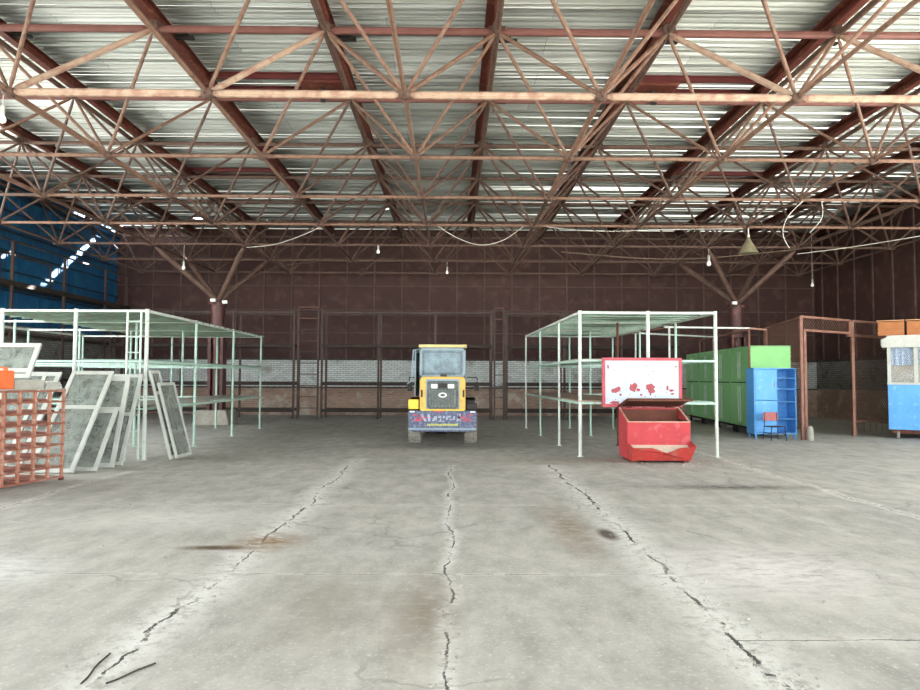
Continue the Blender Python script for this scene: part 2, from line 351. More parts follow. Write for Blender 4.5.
# ------------------------------------------------------------ camera
YAW, PIT, ROL, F, HC = .00955, .04785, .00438, 696.54, 1.6
fwd = V((sin(YAW)*cos(PIT), cos(YAW)*cos(PIT), sin(PIT))); r0 = V((cos(YAW), -sin(YAW), 0)); u0 = r0.cross(fwd)
rr = cos(ROL)*r0+sin(ROL)*u0; uu = -sin(ROL)*r0+cos(ROL)*u0
cd = bpy.data.cameras.new('camera'); cam = bpy.data.objects.new('camera', cd); C.objects.link(cam)
cd.sensor_width = 36; cd.lens = F*36/920; cd.clip_end = 300; cd.clip_start = .05
m4 = Matrix((( rr.x, uu.x, -fwd.x, 0), (rr.y, uu.y, -fwd.y, 0), (rr.z, uu.z, -fwd.z, HC), (0, 0, 0, 1)))
cam.matrix_world = m4; bpy.context.scene.camera = cam
def pj(p):
    d = V(p)-V((0, 0, HC)); z = d.dot(fwd)
    if z < .3: return None
    return (460+F*d.dot(rr)/z, 345-F*d.dot(uu)/z, z)
def shown(a, b, r):                                   # how large a tube shows in the photograph
    n = 0; zz = 1e9
    for i in range(11):
        q = pj(V(a).lerp(V(b), i/10))
        if q and -5 < q[0] < 925 and -5 < q[1] < 695: n += 1; zz = min(zz, q[2])
    return n*r/zz/zz

# ------------------------------------------------------------ setting
XL, XR, YB, ZR = -14.6, 15.85, 30.25, 8.06
X0, Y0, ZB, ZT = -.758, 10.434, 5.91, 7.67           # a bottom node, chord heights
b = MB(); b.box(XL-.3, XR+.3, -9, YB+.3, -.2, 0); st(b, 'floor', 'floor')
b = MB(); b.box(-90, 90, -90, -9, -.3, -.02); b.box(-90, XL-.3, -9, 60, -.3, -.02); b.box(XR+.3, 90, -9, 60, -.3, -.02); g = st(b, 'ground', 'groundmat')

# corrugated ceiling, ridges along X; a slot left open at the eave and small holes where sheets have gone
b = MB(); per = .19; am = .058
prof = [(per*q/8, am/2*(1-cos(2*pi*q/8))) for q in range(8)]
ys = []; y = -9
while y < YB: ys += [(y+a, ZR+h) for a, h in prof]; y += per
xs = [XL]+[X0+1.5+3*k for k in range(-4, 5)]+[XR]
holes = [(-14.6, -11.6, 29.4, 29.8), (-14.6, -14.35, 26.9, 29.2), (-10.6, -10.25, 28.2, 28.4), (-12.3, -11.95, 26.4, 26.6), (-2.6, -2.4, 26.4, 26.6), (9.9, 10.1, 28.5, 28.65), (9.2, 9.35, 28.5, 28.65), (-7.7, -7.45, 28.4, 28.55)]
for (ya, za), (yb, zb) in zip(ys, ys[1:]):
    ym = (ya+yb)/2; cuts = sorted([(h[0], h[1]) for h in holes if h[2] <= ym <= h[3]]); x = XL
    segs = []
    for a, c in cuts: segs.append((x, a)); x = c
    segs.append((x, XR))
    for a, c in segs:
        if c-a > .01: b.add([(a, ya, za), (c, ya, za), (c, yb, zb), (a, yb, zb)], [(0, 1, 2, 3)])
ce = st(b, 'ceiling', 'ceiling')
import bmesh
bm_ = bmesh.new(); bm_.from_mesh(ce.data); bmesh.ops.remove_doubles(bm_, verts=bm_.verts, dist=.0005); bm_.to_mesh(ce.data); bm_.free()
for p_ in ce.data.polygons: p_.use_smooth = True
sol = ce.modifiers.new('thickness', 'SOLIDIFY'); sol.thickness = .012; sol.offset = 1

# back wall: two bands of brick, a ledge, maroon panels with battens
b = MB(); b.box(XL-.3, XR+.3, YB, YB+.3, 0, 1.2, mi=0); b.box(XL-.3, XR+.3, YB, YB+.3, 1.2, 2.38, mi=1); b.box(XL-.3, XR+.3, YB+.02, YB+.3, 2.38, ZR+.3, mi=2)
b.cur = 3
for k in range(26):
    x = XL+.35+1.2*k; b.box(x-.03, x+.03, YB-.02, YB+.02, 2.38, ZR)
for z in (3.55, 4.55, 5.6, 6.8): b.box(XL, XR, YB-.015, YB+.02, z-.02, z+.02)
b.cur = 4; b.box(XL, XR, YB-.08, YB+.02, 2.36, 2.44)
b.box(XL, XR, YB-.05, YB+.02, 1.16, 1.22)
st(b, 'wall_back', ['brickbrown', 'brickwhite', 'panel', 'batten', 'ledge'])
# right wall
b = MB(); b.box(XR, XR+.3, 15, YB, 0, 1.2, mi=0); b.box(XR, XR+.3, 15, YB, 1.2, 2.38, mi=1); b.box(XR+.02, XR+.3, 15, YB, 2.38, ZR+.3, mi=2)
b.cur = 3
for k in range(13): y = YB-.6-1.2*k; b.box(XR-.03, XR+.02, y-.035, y+.035, 2.38, ZR)
b.cur = 4; b.box(XR-.1, XR+.02, 15, YB, 2.36, 2.46)
st(b, 'wall_right', ['brickbrown', 'brickgrey', 'panel', 'batten', 'ledge'])
# left wall: brick below, deep blue sheet above
b = MB(); b.box(XL-.3, XL, 19.5, YB, 0, 3.3, mi=0); b.box(XL-.3, XL-.02, 19.5, YB, 3.3, ZR+.3, mi=1)
b.cur = 2
for z in (4.4, 5.05, 5.7, 6.35, 7.0, 7.6): b.box(XL-.04, XL+.06, 19.5, YB, z-.035, z+.035)
b.cur = 1
for k in range(18): y = YB-.3-.6*k; b.box(XL-.03, XL+.005, y-.01, y+.01, 3.3, ZR)
st(b, 'wall_left', ['brickgrey', 'bluewall', 'girt'])

# ------------------------------------------------------------ space frame roof
truss = thing('space_frame', 'rust brown tubular steel space frame spanning the hall under the corrugated roof', 'roof frame', (0, 0, 0))
bn = {(i, j): V((X0+3*i, Y0+3*j, ZB)) for i in range(-4, 6) for j in range(-3, 7)}
tn = {(i, j): V((X0-1.5+3*i, Y0-1.5+3*j, ZT)) for i in range(-4, 7) for j in range(-3, 8)}
lists = {'bottom_chord': [], 'top_chord': [], 'diagonal_strut': [], 'node_joint': []}
def hash01(a): return (sin(a*12.9898)*43758.5453) % 1
for (i, j), p in bn.items():
    if (i+1, j) in bn:
        rad = .06 if j == 0 else .038; mt = 'trusslight' if j <= 0 else ('truss' if j > 3 else 'trussmid')  # paint darkens row by row, standing in for daylight falloff
        if j == 0 and i in (1, 3): mt = 'trussred' if i == 3 else mt
        lists['bottom_chord'].append((p, bn[i+1, j], rad, mt))
    if (i, j+1) in bn:
        rad = .052 if i == -2 and j >= 0 else (.046 if i in (1, 2, -3, 4) and j >= 0 else .034)
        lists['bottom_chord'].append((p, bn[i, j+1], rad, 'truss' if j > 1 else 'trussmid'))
    for di in (0, 1):
        for dj in (0, 1):
            q = tn[i+di, j+dj]; big = .031
            if j == 0 and dj == 1: big = .052 if (i <= -1 and di == 1) or (i >= 2 and di == 0) else (.038 if i in (0, 1) else .031)
            if j >= 3: big = .033
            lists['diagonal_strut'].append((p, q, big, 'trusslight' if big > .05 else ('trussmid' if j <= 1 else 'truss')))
    lists['node_joint'].append((p+V((0, 0, -.07)), p+V((0, 0, .07)), .1, 'truss'))
for (i, j), p in tn.items():
    if (i+1, j) in tn: lists['top_chord'].append((p, tn[i+1, j], .065 if j in (1, 2) else .05, 'trussred' if j <= 2 else 'truss'))
    if (i, j+1) in tn: lists['top_chord'].append((p, tn[i, j+1], .055, 'truss'))
    lists['node_joint'].append((p+V((0, 0, -.06)), p+V((0, 0, .17)), .085, 'truss'))
for nm, L_ in lists.items():
    L_.sort(key=lambda t: -shown(*t[:3]))
    for a, c, r, mt in L_[:100]:
        if nm == 'node_joint':
            b = MB(); mid = (a+c)/2
            b.lathe([(r*.45, a.z-mid.z), (r, (a.z-mid.z)*.6), (r, (c.z-mid.z)*.6), (r*.45, c.z-mid.z)], mid, 10)
            b.box(mid.x-r*1.7, mid.x+r*1.7, mid.y-.008, mid.y+.008, mid.z-.05, mid.z+.05); b.box(mid.x-.008, mid.x+.008, mid.y-r*1.7, mid.y+r*1.7, mid.z-.05, mid.z+.05)
            b.build(nm, mt, truss, smooth=False, origin=mid)
        else:
            d = (c-a).normalized(); b = MB(); b.tube(a+d*.16, c-d*.16, r, 8, caps=False)
            b.tube(a+d*.06, a+d*.16, r*.45, 6, r); b.tube(c-d*.16, c-d*.06, r, 6, r*.45)
            b.build(nm, mt, truss, smooth=True, origin=(a+c)/2)
    b = MB()
    for a, c, r, mt in L_[100:]: b.tube(a, c, r, 6)
    tag(b.build(nm, 'truss', truss), kind='stuff')

# purlins along Y on the top nodes
ordn = ['first', 'second', 'third', 'fourth', 'fifth', 'sixth', 'seventh', 'eighth', 'ninth', 'tenth', 'eleventh']
for k, i in enumerate(range(-4, 7)):
    x = X0-1.5+3*i
    t = thing('roof_purlin', 'dark red brown steel purlin under the roof sheets, %s from the blue left wall' % ordn[k], 'roof beam', (x, 14.3, ZT), 0, 'purlins carrying the corrugated roof')
    b = MB(); z0, z1 = .165, .375
    b.box(-.075, .075, -23.2, 15.8, z0, z0+.02); b.box(-.075, .075, -23.2, 15.8, z1-.02, z1); b.box(-.02, .0, -23.2, 15.8, z0+.02, z1-.02)
    b.box(-.20, -.06, -23.2, 15.8, z1-.05, z1-.025)
    b.build('beam', 'purlin', t)
    for yy in (-1.6, 1.3, 4.4):
        if abs(x) > 14: continue
        q = MB(); s = 1 if (k+int(yy*10)) % 2 else -1
        s = 1
        q.box(.0, s*.42 if s > 0 else 0, yy-.05, yy+.05, .2, .24); q.box(.08, .30, yy-.09, yy+.09, .24, .31); q.build('bracket', 'black', t)

# channel frames with a plate between purlins
def hatch(xa, xb, y, label, plate):
    t = thing('channel_frame', label, 'roof beam', ((xa+xb)/2, y, ZT+.235), 0, 'channel frames bolted between purlins')
    w = (xb-xa)/2-.08
    for dy in (-.35, .35):
        b = MB(); b.box(-w, w, dy-.01, dy+.01, .0, .13); b.box(-w, w, dy-.07, dy+.01, 0, .015); b.box(-w, w, dy-.07, dy+.01, .115, .13); b.build('channel', 'hatch', t)
    if plate:
        px = plate*(w-.5); b = MB()
        b.prism([(px-.42, -.06), (px+.42, -.06), (px+.5, .0), (px-.5, .0)], -.36, .36); b.build('plate', 'purlin', t)
        b = MB(); b.box(px-.05, px+.05, -.1, 0, -.35, -.06); b.build('hanger', 'black', t)
P = lambda i: X0-1.5+3*i
hatch(P(-1), P(0), 14.85, 'red steel channel frame under the near roof, left of centre', 1)
hatch(P(2), P(3), 14.85, 'red steel channel frame under the near roof, right of centre', -1)
hatch(P(-2), P(-1), 21.6, 'red steel channel frame deeper in the roof, over the left rack', 0)
hatch(P(3), P(4), 21.6, 'red steel channel frame deeper in the roof, over the green lockers', 0)

# ------------------------------------------------------------ columns with four raking struts
def column(i, lab):
    off = .17 if i < 0 else .05; x, y = X0+3*i+1.5+off, Y0+13.5
    t = thing('steel_column', lab, 'column', (x, y, 0))
    b = MB(); b.prism([(-.62, 0), (.62, 0), (.5, .5), (-.5, .5)], -.55, .55); b.build('plinth', 'concrete', t, bevel=.03)
    b = MB()
    for s in (-1, 1): b.box(.16 if s > 0 else -.26, .26 if s > 0 else -.16, -.2, .2, .5, 3.1)
    b.box(-.18, .2, -.05, .05, .5, 3.1)
    b.build('column_casing', 'column', t)
    b = MB(); b.tube((0, 0, .5), (0, 0, 4.1), .17, 16); b.tube((0, 0, 3.1), (0, 0, 4.1), .235, 16); b.tube((0, 0, 3.05), (0, 0, 3.14), .3, 16); b.build('shaft', 'column', t, smooth=True)
    b = MB(); b.tube((0, 0, 4.08), (0, 0, 4.16), .3, 14); b.tube((0, 0, 4.16), (0, 0, 4.3), .12, 10); b.build('cap', 'column', t)
    for dx, dy in ((-1.5, -1.5), (1.5, -1.5), (-1.5, 1.5), (1.5, 1.5)):
        e = V((dx-off, dy, ZB)); a = V((0, 0, 4.2)); d = (e-a).normalized()
        b = MB(); b.tube(a+d*.18, e-d*.42, .088, 10); b.tube(e-d*.42, e-d*.16, .088, 10, .04); b.tube(a, a+d*.18, .05, 8, .088); b.build('raking_strut', 'truss', t, smooth=True)
    return t
column(-3, 'maroon steel column with four raking struts, standing inside the left rack')
column(3, 'maroon steel column with four raking struts, behind the green lockers')
def flood(x, y, z, lab):
    t = thing('floodlight', lab, 'lamp', (x, y, z), 0, 'floodlights on the columns')
    b = MB(); b.prism([(-.08, -.05), (.08, -.05), (.08, .05), (-.08, .05)], -.05, .05); b.build('housing', 'lampwhite', t, bevel=.01)
    b = MB(); b.bar((0, 0, -.04), (0, .18, -.12), .03); b.build('bracket', 'black', t)
flood(-8.12, 23.5, 4.2, 'small white floodlight on the left column top, left one'); flood(-7.72, 23.5, 4.14, 'small white floodlight on the left column top, right one')
flood(9.55, 23.5, 4.2, 'small white floodlight on the top of the right column')

# ------------------------------------------------------------ pipe racks
def pipe_rack(name, lab, xs, ysl, ztop, levels, deckx, skew=0, pm='rackgreen', post_r=.033, post_mats=None):
    ox, oy = xs[-1], ysl[0]
    t = thing(name, lab, 'storage rack', (ox, oy, 0))
    sx = lambda x, y: x-ox+skew*(y-oy)
    for a, x in enumerate(xs):
        for c, y in enumerate(ysl):
            b = MB(); px = sx(x, y); b.tube((px, y-oy, 0), (px, y-oy, ztop+.04), post_r*.85 if c else post_r*1.1, 8); b.tube((px, y-oy, 0), (px, y-oy, .012), .07, 8)
            mm = pm if c else 'rackwhite'
            if post_mats: mm = post_mats(a, c)
            b.build('post', mm, t, smooth=True)
    for z, rr_, full in [(ztop, .026, True)]+[(z, .022, f) for z, f in levels]:
        for y in ysl:
            b = MB(); b.bar((sx(xs[0], y), y-oy, z), (sx(xs[-1], y), y-oy, z), .04 if z != ztop else .045); b.build('cross_beam', 'rackgreen' if z != ztop else 'rackwhite', t)
        for k, x in enumerate((xs[0], xs[-1])):
            b = MB(); b.bar((sx(x, ysl[0]), 0, z), (sx(x, ysl[-1]), ysl[-1]-oy, z), .045, .05); b.build('side_beam', pm if z != ztop else 'rackwhite', t)
    return t, sx, ox, oy
# left rack
LX = [-11.55, -10.15, -8.75, -7.33, -5.95]; LY = [13.56, 16.25, 19.15, 22.05]
t, sx, ox, oy = pipe_rack('pipe_rack', 'tall pale green pipe rack with open decks, on the left around the column', LX, LY, 2.88, [(1.9, 1), (.98, 0)], None, -.015)
b = MB()
for k in range(8):                                    # pressed sheets side by side, each sagging a little
    y0 = LY[0]+.03+k*1.06; x0 = -9.35-.06*k
    pts = [(sx(x0+(LX[-1]-x0)*q/6, y0)-.02, 2.905-.03*sin(pi*q/6)*(1 if k % 2 else .5)) for q in range(7)]
    b.prism(pts+[(p[0], p[1]+.012) for p in pts[::-1]], y0-oy, y0-oy+1.03)
b.build('top_deck', 'deck', t)
b = MB()
for k in range(21): b.bar((sx(-9.5, 14)-.0, .2+k*.41, 2.885), (sx(LX[-1], 14), .2+k*.41, 2.885), .03, .03)
b.build('deck_joist', 'deck', t)
b = MB()
for k in range(3): b.box(sx(-7.33, 18), sx(LX[-1], 18)-.02, LY[k]-oy+.05, LY[k+1]-oy-.05, 1.925, 1.945)
b.build('middle_shelf', 'deck', t)
b = MB()
for k in range(3):
    for q in range(5): b.box(sx(-7.33, 18)+q*.245, sx(-7.33, 18)+q*.245+.225, LY[k]-oy-.05+.02*q, LY[k+1]-oy+.05-.02*q, 1.01, 1.04)
b.build('lower_shelf', 'board', t)
# ladder at its corner
t = thing('ladder', 'narrow pale ladder upright at the front corner of the left rack', 'ladder', (-6.145, 13.44, 0))
for x, mm in ((-.13, 'rackwhite'), (.13, 'rack')):
    b = MB(); b.tube((x, 0, 0), (x, 0, 2.86), .02, 8); b.build('rail', mm, t)
for k in range(9):
    b = MB(); b.tube((-.13, 0, .27+.3*k), (.13, 0, .27+.3*k), .013, 6); b.build('rung', 'rack', t)
# right rack
RX = [2.63, 4.05, 5.46]; RY = [14.44, 16.8, 19.7, 22.65]
t, sx, ox, oy = pipe_rack('pipe_rack', 'pale green and white pipe rack behind the red sand bin, right of the loader', RX, RY, 2.98, [(1.98, 1), (1.1, 1)], None, -.032,
                 post_mats=lambda a, c: ('rackwhite' if (a, c) in ((0, 0), (0, 1), (2, 0), (0, 3), (1, 0)) else ('rust' if (a, c) == (1, 1) else 'rackgreen')))
b = MB()
for k in range(8):
    y0 = RY[0]+.02+k*1.01
    pts = [(sx(RX[0]+(RX[-1]-RX[0])*q/6, y0), 3.01-.04*sin(pi*q/6)*(1 if k % 2 else .6)) for q in range(7)]
    b.prism(pts+[(p[0], p[1]+.012) for p in pts[::-1]], y0-oy, y0-oy+.99)
b.build('top_deck', 'deck', t)
b = MB()
for k in range(16): b.bar((sx(RX[0], RY[0]+.5*k), .3+k*.5, 2.985), (sx(RX[-1], RY[0]+.5*k), .3+k*.5, 2.985), .035, .035)
b.build('deck_joist', 'rackgreen', t)
b = MB()
for k in range(3): b.box(sx(RX[0], 17)+.02, sx(RX[1], 17)-.35, RY[k]-oy+.05, RY[k+1]-oy-.05, 2.0, 2.02)
b.build('middle_shelf', 'board', t)
b = MB()
for k in range(3):
    for q in range(6): b.box(sx(RX[0], RY[k])-.03+q*.24, sx(RX[0], RY[k])+.19+q*.24, RY[k]-oy-.05+.03*(q % 3), RY[k+1]-oy+.04-.03*(q % 2), 1.13, 1.155)
b.build('lower_shelf', 'boardbrown', t)
b = MB(); b.box(sx(RX[1], 15)+.3, sx(RX[2], 15)-.03, .03, 2.2, 1.125, 1.14); b.build('lower_shelf', 'rackgreen', t)

# lighter pipe frame beside and over the lockers
t = thing('pipe_scaffold', 'thin pale and rusty pipe scaffold rails over the green lockers', 'pipe frame', (6.04, 19.4, 0))
O_ = V((6.04, 19.4, 0))
def pst(x, y, z0, z1, mm):
    b = MB(); b.tube((x-O_.x, y-O_.y, z0), (x-O_.x, y-O_.y, z1), .028, 8); b.build('post', mm, t)
def prl(a, c, mm, w=.045):
    b = MB(); b.bar(V(a)-O_, V(c)-O_, w); b.build('rail', mm, t)
pst(6.04, 19.4, 0, 3.05, 'rackwhite'); pst(8.405, 19.68, 0, 3.05, 'fence'); pst(9.15, 20.25, 2.572, 3.05, 'fence'); pst(5.75, 21.9, 0, 3.05, 'rackwhite')
pst(8.72, 21.6, 2.572, 3.05, 'fence'); pst(8.92, 23.8, 2.572, 3.05, 'fence'); pst(9.1, 25.6, 2.572, 3.05, 'fence')
prl((5.9, 19.4, 3.06), (8.41, 19.68, 3.06), 'rackwhite'); prl((8.41, 19.68, 3.06), (9.15, 20.25, 3.06), 'edge'); prl((5.62, 21.9, 3.06), (8.92, 23.8, 3.06), 'rackwhite'); prl((6.04, 19.4, 3.06), (5.75, 21.9, 3.06), 'fence'); prl((8.41, 19.68, 3.02), (9.1, 25.6, 3.02), 'fence')

# ------------------------------------------------------------ sign board
t = thing('notice_board', 'white board with red frame and peeled red patches, hung on the right rack', 'sign board', (3.88, 14.32, 0))
b = MB(); b.box(-.76, .76, -.03, .0, 1.09, 2.0); b.build('face', 'signwhite', t)
b = MB(); b.box(-.82, .82, -.045, .02, 1.98, 2.04); b.box(-.82, .82, -.045, .02, 1.03, 1.09); b.box(-.82, -.76, -.045, .02, 1.09, 1.98); b.box(.76, .82, -.045, .02, 1.09, 1.98); b.build('frame', 'signred', t)
b = MB(); random.seed(3)
def blob(cx, cz, rx, rz, n=14):
    vs = [(cx+rx*cos(2*pi*k/n)*(.6+.55*random.random()), cz+rz*sin(2*pi*k/n)*(.6+.55*random.random())) for k in range(n)]
    blob.k = getattr(blob, 'k', 0)+1; b.prism(vs, -.0305-.0004*blob.k, -.029)
blob(-.56, 1.36, .08, .06); blob(-.50, 1.40, .06, .05); blob(-.2, 1.42, .08, .1); blob(-.14, 1.47, .05, .06); blob(-.08, 1.38, .05, .04); blob(.17, 1.43, .1, .1, 18); blob(.2, 1.36, .07, .07)
blob(-.45, 1.28, .03, .025, 8); blob(-.02, 1.28, .03, .03, 8); blob(.17, 1.29, .025, .03, 8); blob(.52, 1.42, .03, .07, 8); blob(.6, 1.37, .06, .03, 8); blob(.62, 1.3, .05, .02, 8)
blob(-.55, 1.12, .12, .04); blob(-.7, 1.85, .02, .05, 8); blob(.7, 1.86, .015, .03, 8)
for _ in range(16): blob(random.uniform(-.7, .7), random.uniform(1.15, 1.9), .012, .012, 6)
b.build('peeled_patch', 'peel', t)
b = MB(); b.box(-.335, -.325, -.033, -.029, 1.3, 1.98); b.box(.32, .326, -.033, -.029, 1.5, 1.98); b.build('seam', 'board_gray', t)
for x in (-.6, .6):
    b = MB(); b.bar((x, .01, 1.97), (x, .16, 2.01), .03, .01); b.build('hook', 'rust', t)

# ------------------------------------------------------------ red sand bin
t = thing('sand_bin', 'faded red steel sand bin with open rusty lid and pouring tray', 'bin', (3.99, 13.93, 0))
# body: side profile (y, z); open top sloping to the front
xw = .6; yb, yf = .28, -.42; th = .025
b = MB()
for s in (-1, 1): b.prism([(yf, .76), (yb, 1.02), (yb, .06), (yf+.02, .06)], s*xw-.012, s*xw+.012, 'x')
b.box(-xw, xw, yb-.012, yb+.012, .06, 1.02)
b.prism([(yf-.012, .77), (yf+.012, .77), (yf+.06, .2), (yf+.036, .2)], -xw, xw, 'x')
b.build('body', 'red', t)
b = MB(); b.prism([(yf+.05, .35), (yb-.02, .72), (yb-.02, .1), (yf+.08, .1)], -xw+.02, xw-.02, 'x'); b.build('inner_floor', 'rust', t)
b = MB(); b.box(-xw+.014, -xw+.02, yf+.04, yb-.02, .3, .80); b.box(xw-.02, xw-.014, yf+.04, yb-.02, .3, .80); b.box(-xw+.02, xw-.02, yb-.024, yb-.016, .3, .99); b.build('inner_lining', 'rust', t)
b = MB(); b.bar((-xw, yf, .775), (xw, yf, .775), .03, .02); b.bar((-xw, yb, 1.03), (-xw, yf, .775), .03, .02); b.bar((xw, yb, 1.03), (xw, yf, .775), .03, .02); b.build('rim', 'edge', t)
Lm = Matrix.Translation((0, yb, 1.045)) @ Matrix.Rotation(-R(12), 4, 'X')
b = MB(); b.box(-xw-.03, xw+.03, -.8, 0, 0, .02, Lm); b.box(-xw-.03, xw+.03, -.8, -.78, -.035, .02, Lm); b.box(-xw-.03, -xw-.01, -.8, 0, -.03, .02, Lm); b.build('lid', 'rust', t)
for x in (-.4, .4):
    b = MB(); b.tube((x-.06, yb+.01, 1.03), (x+.06, yb+.01, 1.03), .018, 8); b.build('hinge', 'rust', t)
# tray in front: flared, with a V-notched lip
b = MB()
a0, a1 = -.57, .52; yt = -.42
vs = [(a0, yt, .06), (a1, yt, .06), (a1+.1, yt-.30, .33), (.3, yt-.30, .3), (.08, yt-.29, .2), (-.22, yt-.30, .3), (a0-.02, yt-.30, .3), (a0-.02, yt-.18, .06), (a1+.02, yt-.18, .06)]
def plate(vv, n_=V((0, -1, 0)), thk=.012):
    vv = [V(p) for p in vv]; k = len(vv); nn = (vv[1]-vv[0]).cross(vv[2]-vv[0]).normalized()*thk
    b.add(vv+[p+nn for p in vv], [tuple(range(k))[::-1], tuple(range(k, 2*k))]+[(i, (i+1) % k, (i+1) % k+k, i+k) for i in range(k)])
plate([vs[7], vs[8], vs[2], vs[3], vs[4], vs[5], vs[6]])
plate([(a0-.02, yt-.18, .06), (a0-.02, yt+.02, .06), (a0-.02, yt+.02, .36), (a0-.02, yt-.30, .3)])
plate([(a1+.02, yt-.18, .06), (a1+.1, yt-.30, .33), (a1+.1, yt+.02, .4), (a1+.02, yt+.02, .06)])
plate([(a0-.02, yt-.18, .06), (a0-.02, yt, .06), (a1+.02, yt, .06), (a1+.02, yt-.18, .06)])
b.build('tray', 'redrust', t)
b = MB(); b.add([(a0, yt-.26, .2), (a1+.04, yt-.26, .22), (a1+.04, yt+.03, .33), (a0, yt+.03, .33), (a0, yt+.03, .1), (a1+.04, yt+.03, .1), (a0, yt-.2, .1), (a1+.04, yt-.2, .1)],
                [(0, 1, 2, 3), (3, 2, 5, 4), (0, 6, 7, 1), (6, 4, 5, 7), (0, 3, 4, 6), (1, 7, 5, 2)]); b.build('sand_fill', 'sand', t)
for x in (-.5, .5):
    b = MB(); b.box(x-.05, x+.05, -.5, .25, 0, .06); b.build('skid', 'rust', t)

# ------------------------------------------------------------ green lockers row
ang = math.atan2(-.092, 1)          # row runs into depth, drifting right
def locker(Y, lab):
    x = 8.46+.092*(Y-19.8); t = thing('locker_cabinet', lab, 'cabinet', (x, Y, 0), ang, 'row of green lockers'); w = 1.84
    b = MB(); b.box(.03, 1.12, 0, w, .24, 2.54); b.build('body', 'green', t)
    b = MB(); b.box(.022, .03, .02, w-.02, .26, 2.52); b.build('door_gap_shade', 'dark', t)  # dark sheet behind the doors, painting shade into their gaps
    b = MB(); b.box(.0, .05, 0, .02, .24, 2.54); b.box(.0, .05, w-.02, w, .24, 2.54); b.build('frame_edge', 'green', t)
    b = MB(); b.box(.02, 1.14, -.006, -.001, .26, 2.52); 
    if Y < 20: b.build('end_panel', 'greenlight', t)  # end panel in a lighter green than the doors
    b = MB(); b.box(.0, 1.15, -.01, w+.01, 2.54, 2.57); b.build('top', 'green', t)
    for (z0, z1) in ((.26, 1.5), (1.53, 2.52)):
        for k in range(2):
            y0 = .04+k*.90; b = MB(); b.box(.008, .022, y0, y0+.85, z0, z1); b.box(.002, .008, y0+.06, y0+.79, z0+.08, z1-.08)
            d = b.build('door', 'green', t, bevel=.004)
            b = MB(); yy = y0+(.78 if k == 0 else .08); b.tube((-.02, yy, z0+.1), (-.02, yy, z1-.1), .016, 6); b.box(-.04, 0, yy-.03, yy+.03, (z0+z1)/2-.02, (z0+z1)/2+.02); b.build('lock_rod', 'rack', d)
    b = MB(); b.box(.1, 1.05, .02, w-.02, .16, .24); b.build('base_frame', 'dark', t)
    for x_ in (.15, 1.0):
        for y_ in (.1, w-.1):
            b = MB(); b.box(x_-.03, x_+.03, y_-.03, y_+.03, 0, .17); b.build('leg', 'dark', t)
for k, nm in enumerate(['nearest one, its bright end facing the front', 'second from the front', 'third from the front', 'farthest from the front']):
    locker(19.8+1.88*k, 'green double door steel locker, %s of the row' % nm if k else 'green steel locker nearest the front, its bright end above the blue cabinet')

# ------------------------------------------------------------ blue cabinet
t = thing('blue_cabinet', 'sky blue steel cabinet with two doors and open shelves, before the green lockers', 'cabinet', (8.2, 18.95, 0), -.0)
b = MB(); W = 1.16; H0, H1 = .12, 1.92
b.box(0, .03, 0, .5, H0, H1); b.box(W-.03, W, 0, .5, H0, H1); b.box(.03, W-.03, .48, .5, H0, H1); b.box(.03, W-.03, 0, .48, H1-.03, H1); b.box(.03, W-.03, 0, .48, H0, H0+.04); b.box(.61, .64, .0, .48, H0+.04, H1-.03)
b.build('body', 'blue', t)
for z0, z1 in ((.17, 1.03), (1.045, 1.88)):
    b = MB(); b.box(.035, .605, -.012, .008, z0, z1); d = b.build('door', 'blue', t, bevel=.003)
    b = MB(); b.box(.56, .58, -.03, -.012, (z0+z1)/2-.05, (z0+z1)/2+.05); b.build('handle', 'edge', d)
for z in (.52, .98, 1.33, 1.63):
    b = MB(); b.box(.64, W-.03, .0, .48, z, z+.03); b.build('shelf', 'bluedeep', t)
for x in (.03, W-.07):
    for y in (.02, .44):
        b = MB(); b.box(x, x+.04, y, y+.04, 0, .12); b.build('leg', 'bluedeep', t)
# chair
t = thing('metal_chair', 'small chair with faded red backrest standing in front of the blue cabinet', 'chair', (8.53, 18.5, 0), R(4))
b = MB(); b.prism([(-.19, .50), (.19, .50), (.21, .56), (.19, .73), (-.19, .73), (-.21, .56)], .17, .19); b.build('backrest', 'chairred', t, bevel=.006)
b = MB(); b.box(-.21, .21, -.22, .165, .35, .37); b.build('seat', 'black', t, bevel=.008)
for x, y in ((-.18, -.2), (.18, -.2), (-.18, .17), (.18, .17)):
    b = MB(); b.tube((x*1.15, y*1.15, 0), (x, y, .36), .011, 6)
    if y > 0: b.tube((x, y, .36), (x*.9, y, .72), .011, 6)
    b.build('leg', 'black', t)
b = MB(); b.tube((-.19, -.2, .18), (-.19, .17, .18), .008, 6); b.tube((.19, -.2, .18), (.19, .17, .18), .008, 6); b.tube((-.19, 0, .18), (.19, 0, .18), .008, 6); b.build('stretcher', 'black', t)

# ------------------------------------------------------------ chain-link fence
def chain(mb, o, ux, w, z0, z1, pitch=.12, r=.0055):
    # diagonal wires both ways on the vertical plane through o along ux
    ux = V(ux).normalized(); o = V(o); h = z1-z0
    s = -h
    while s < w:
        for sg in (1, -1):
            # line u = s + t, z = t (or h - t)
            t0 = max(0, -s); t1 = min(h, w-s)
            if t1-t0 > .03:
                pa = o+ux*(s+t0); pb = o+ux*(s+t1)
                za, zb = (z0+t0, z0+t1) if sg > 0 else (z1-t0, z1-t1)
                mb.tube((pa.x, pa.y, za), (pb.x, pb.y, zb), r, 3, caps=False)
        s += pitch
FA = V((9.32, 18.56, 0)); FB = V((11.45, 19.86, 0)); fd = (FB-FA).normalized(); FC = FA+fd*5.2; FD = V((10.25, 22.8, 0))
t = thing('chain_link_fence', 'rusty brown chain link enclosure with open doorway, beside the blue cabinet', 'fence', (0, 0, 0))
HF = 3.3
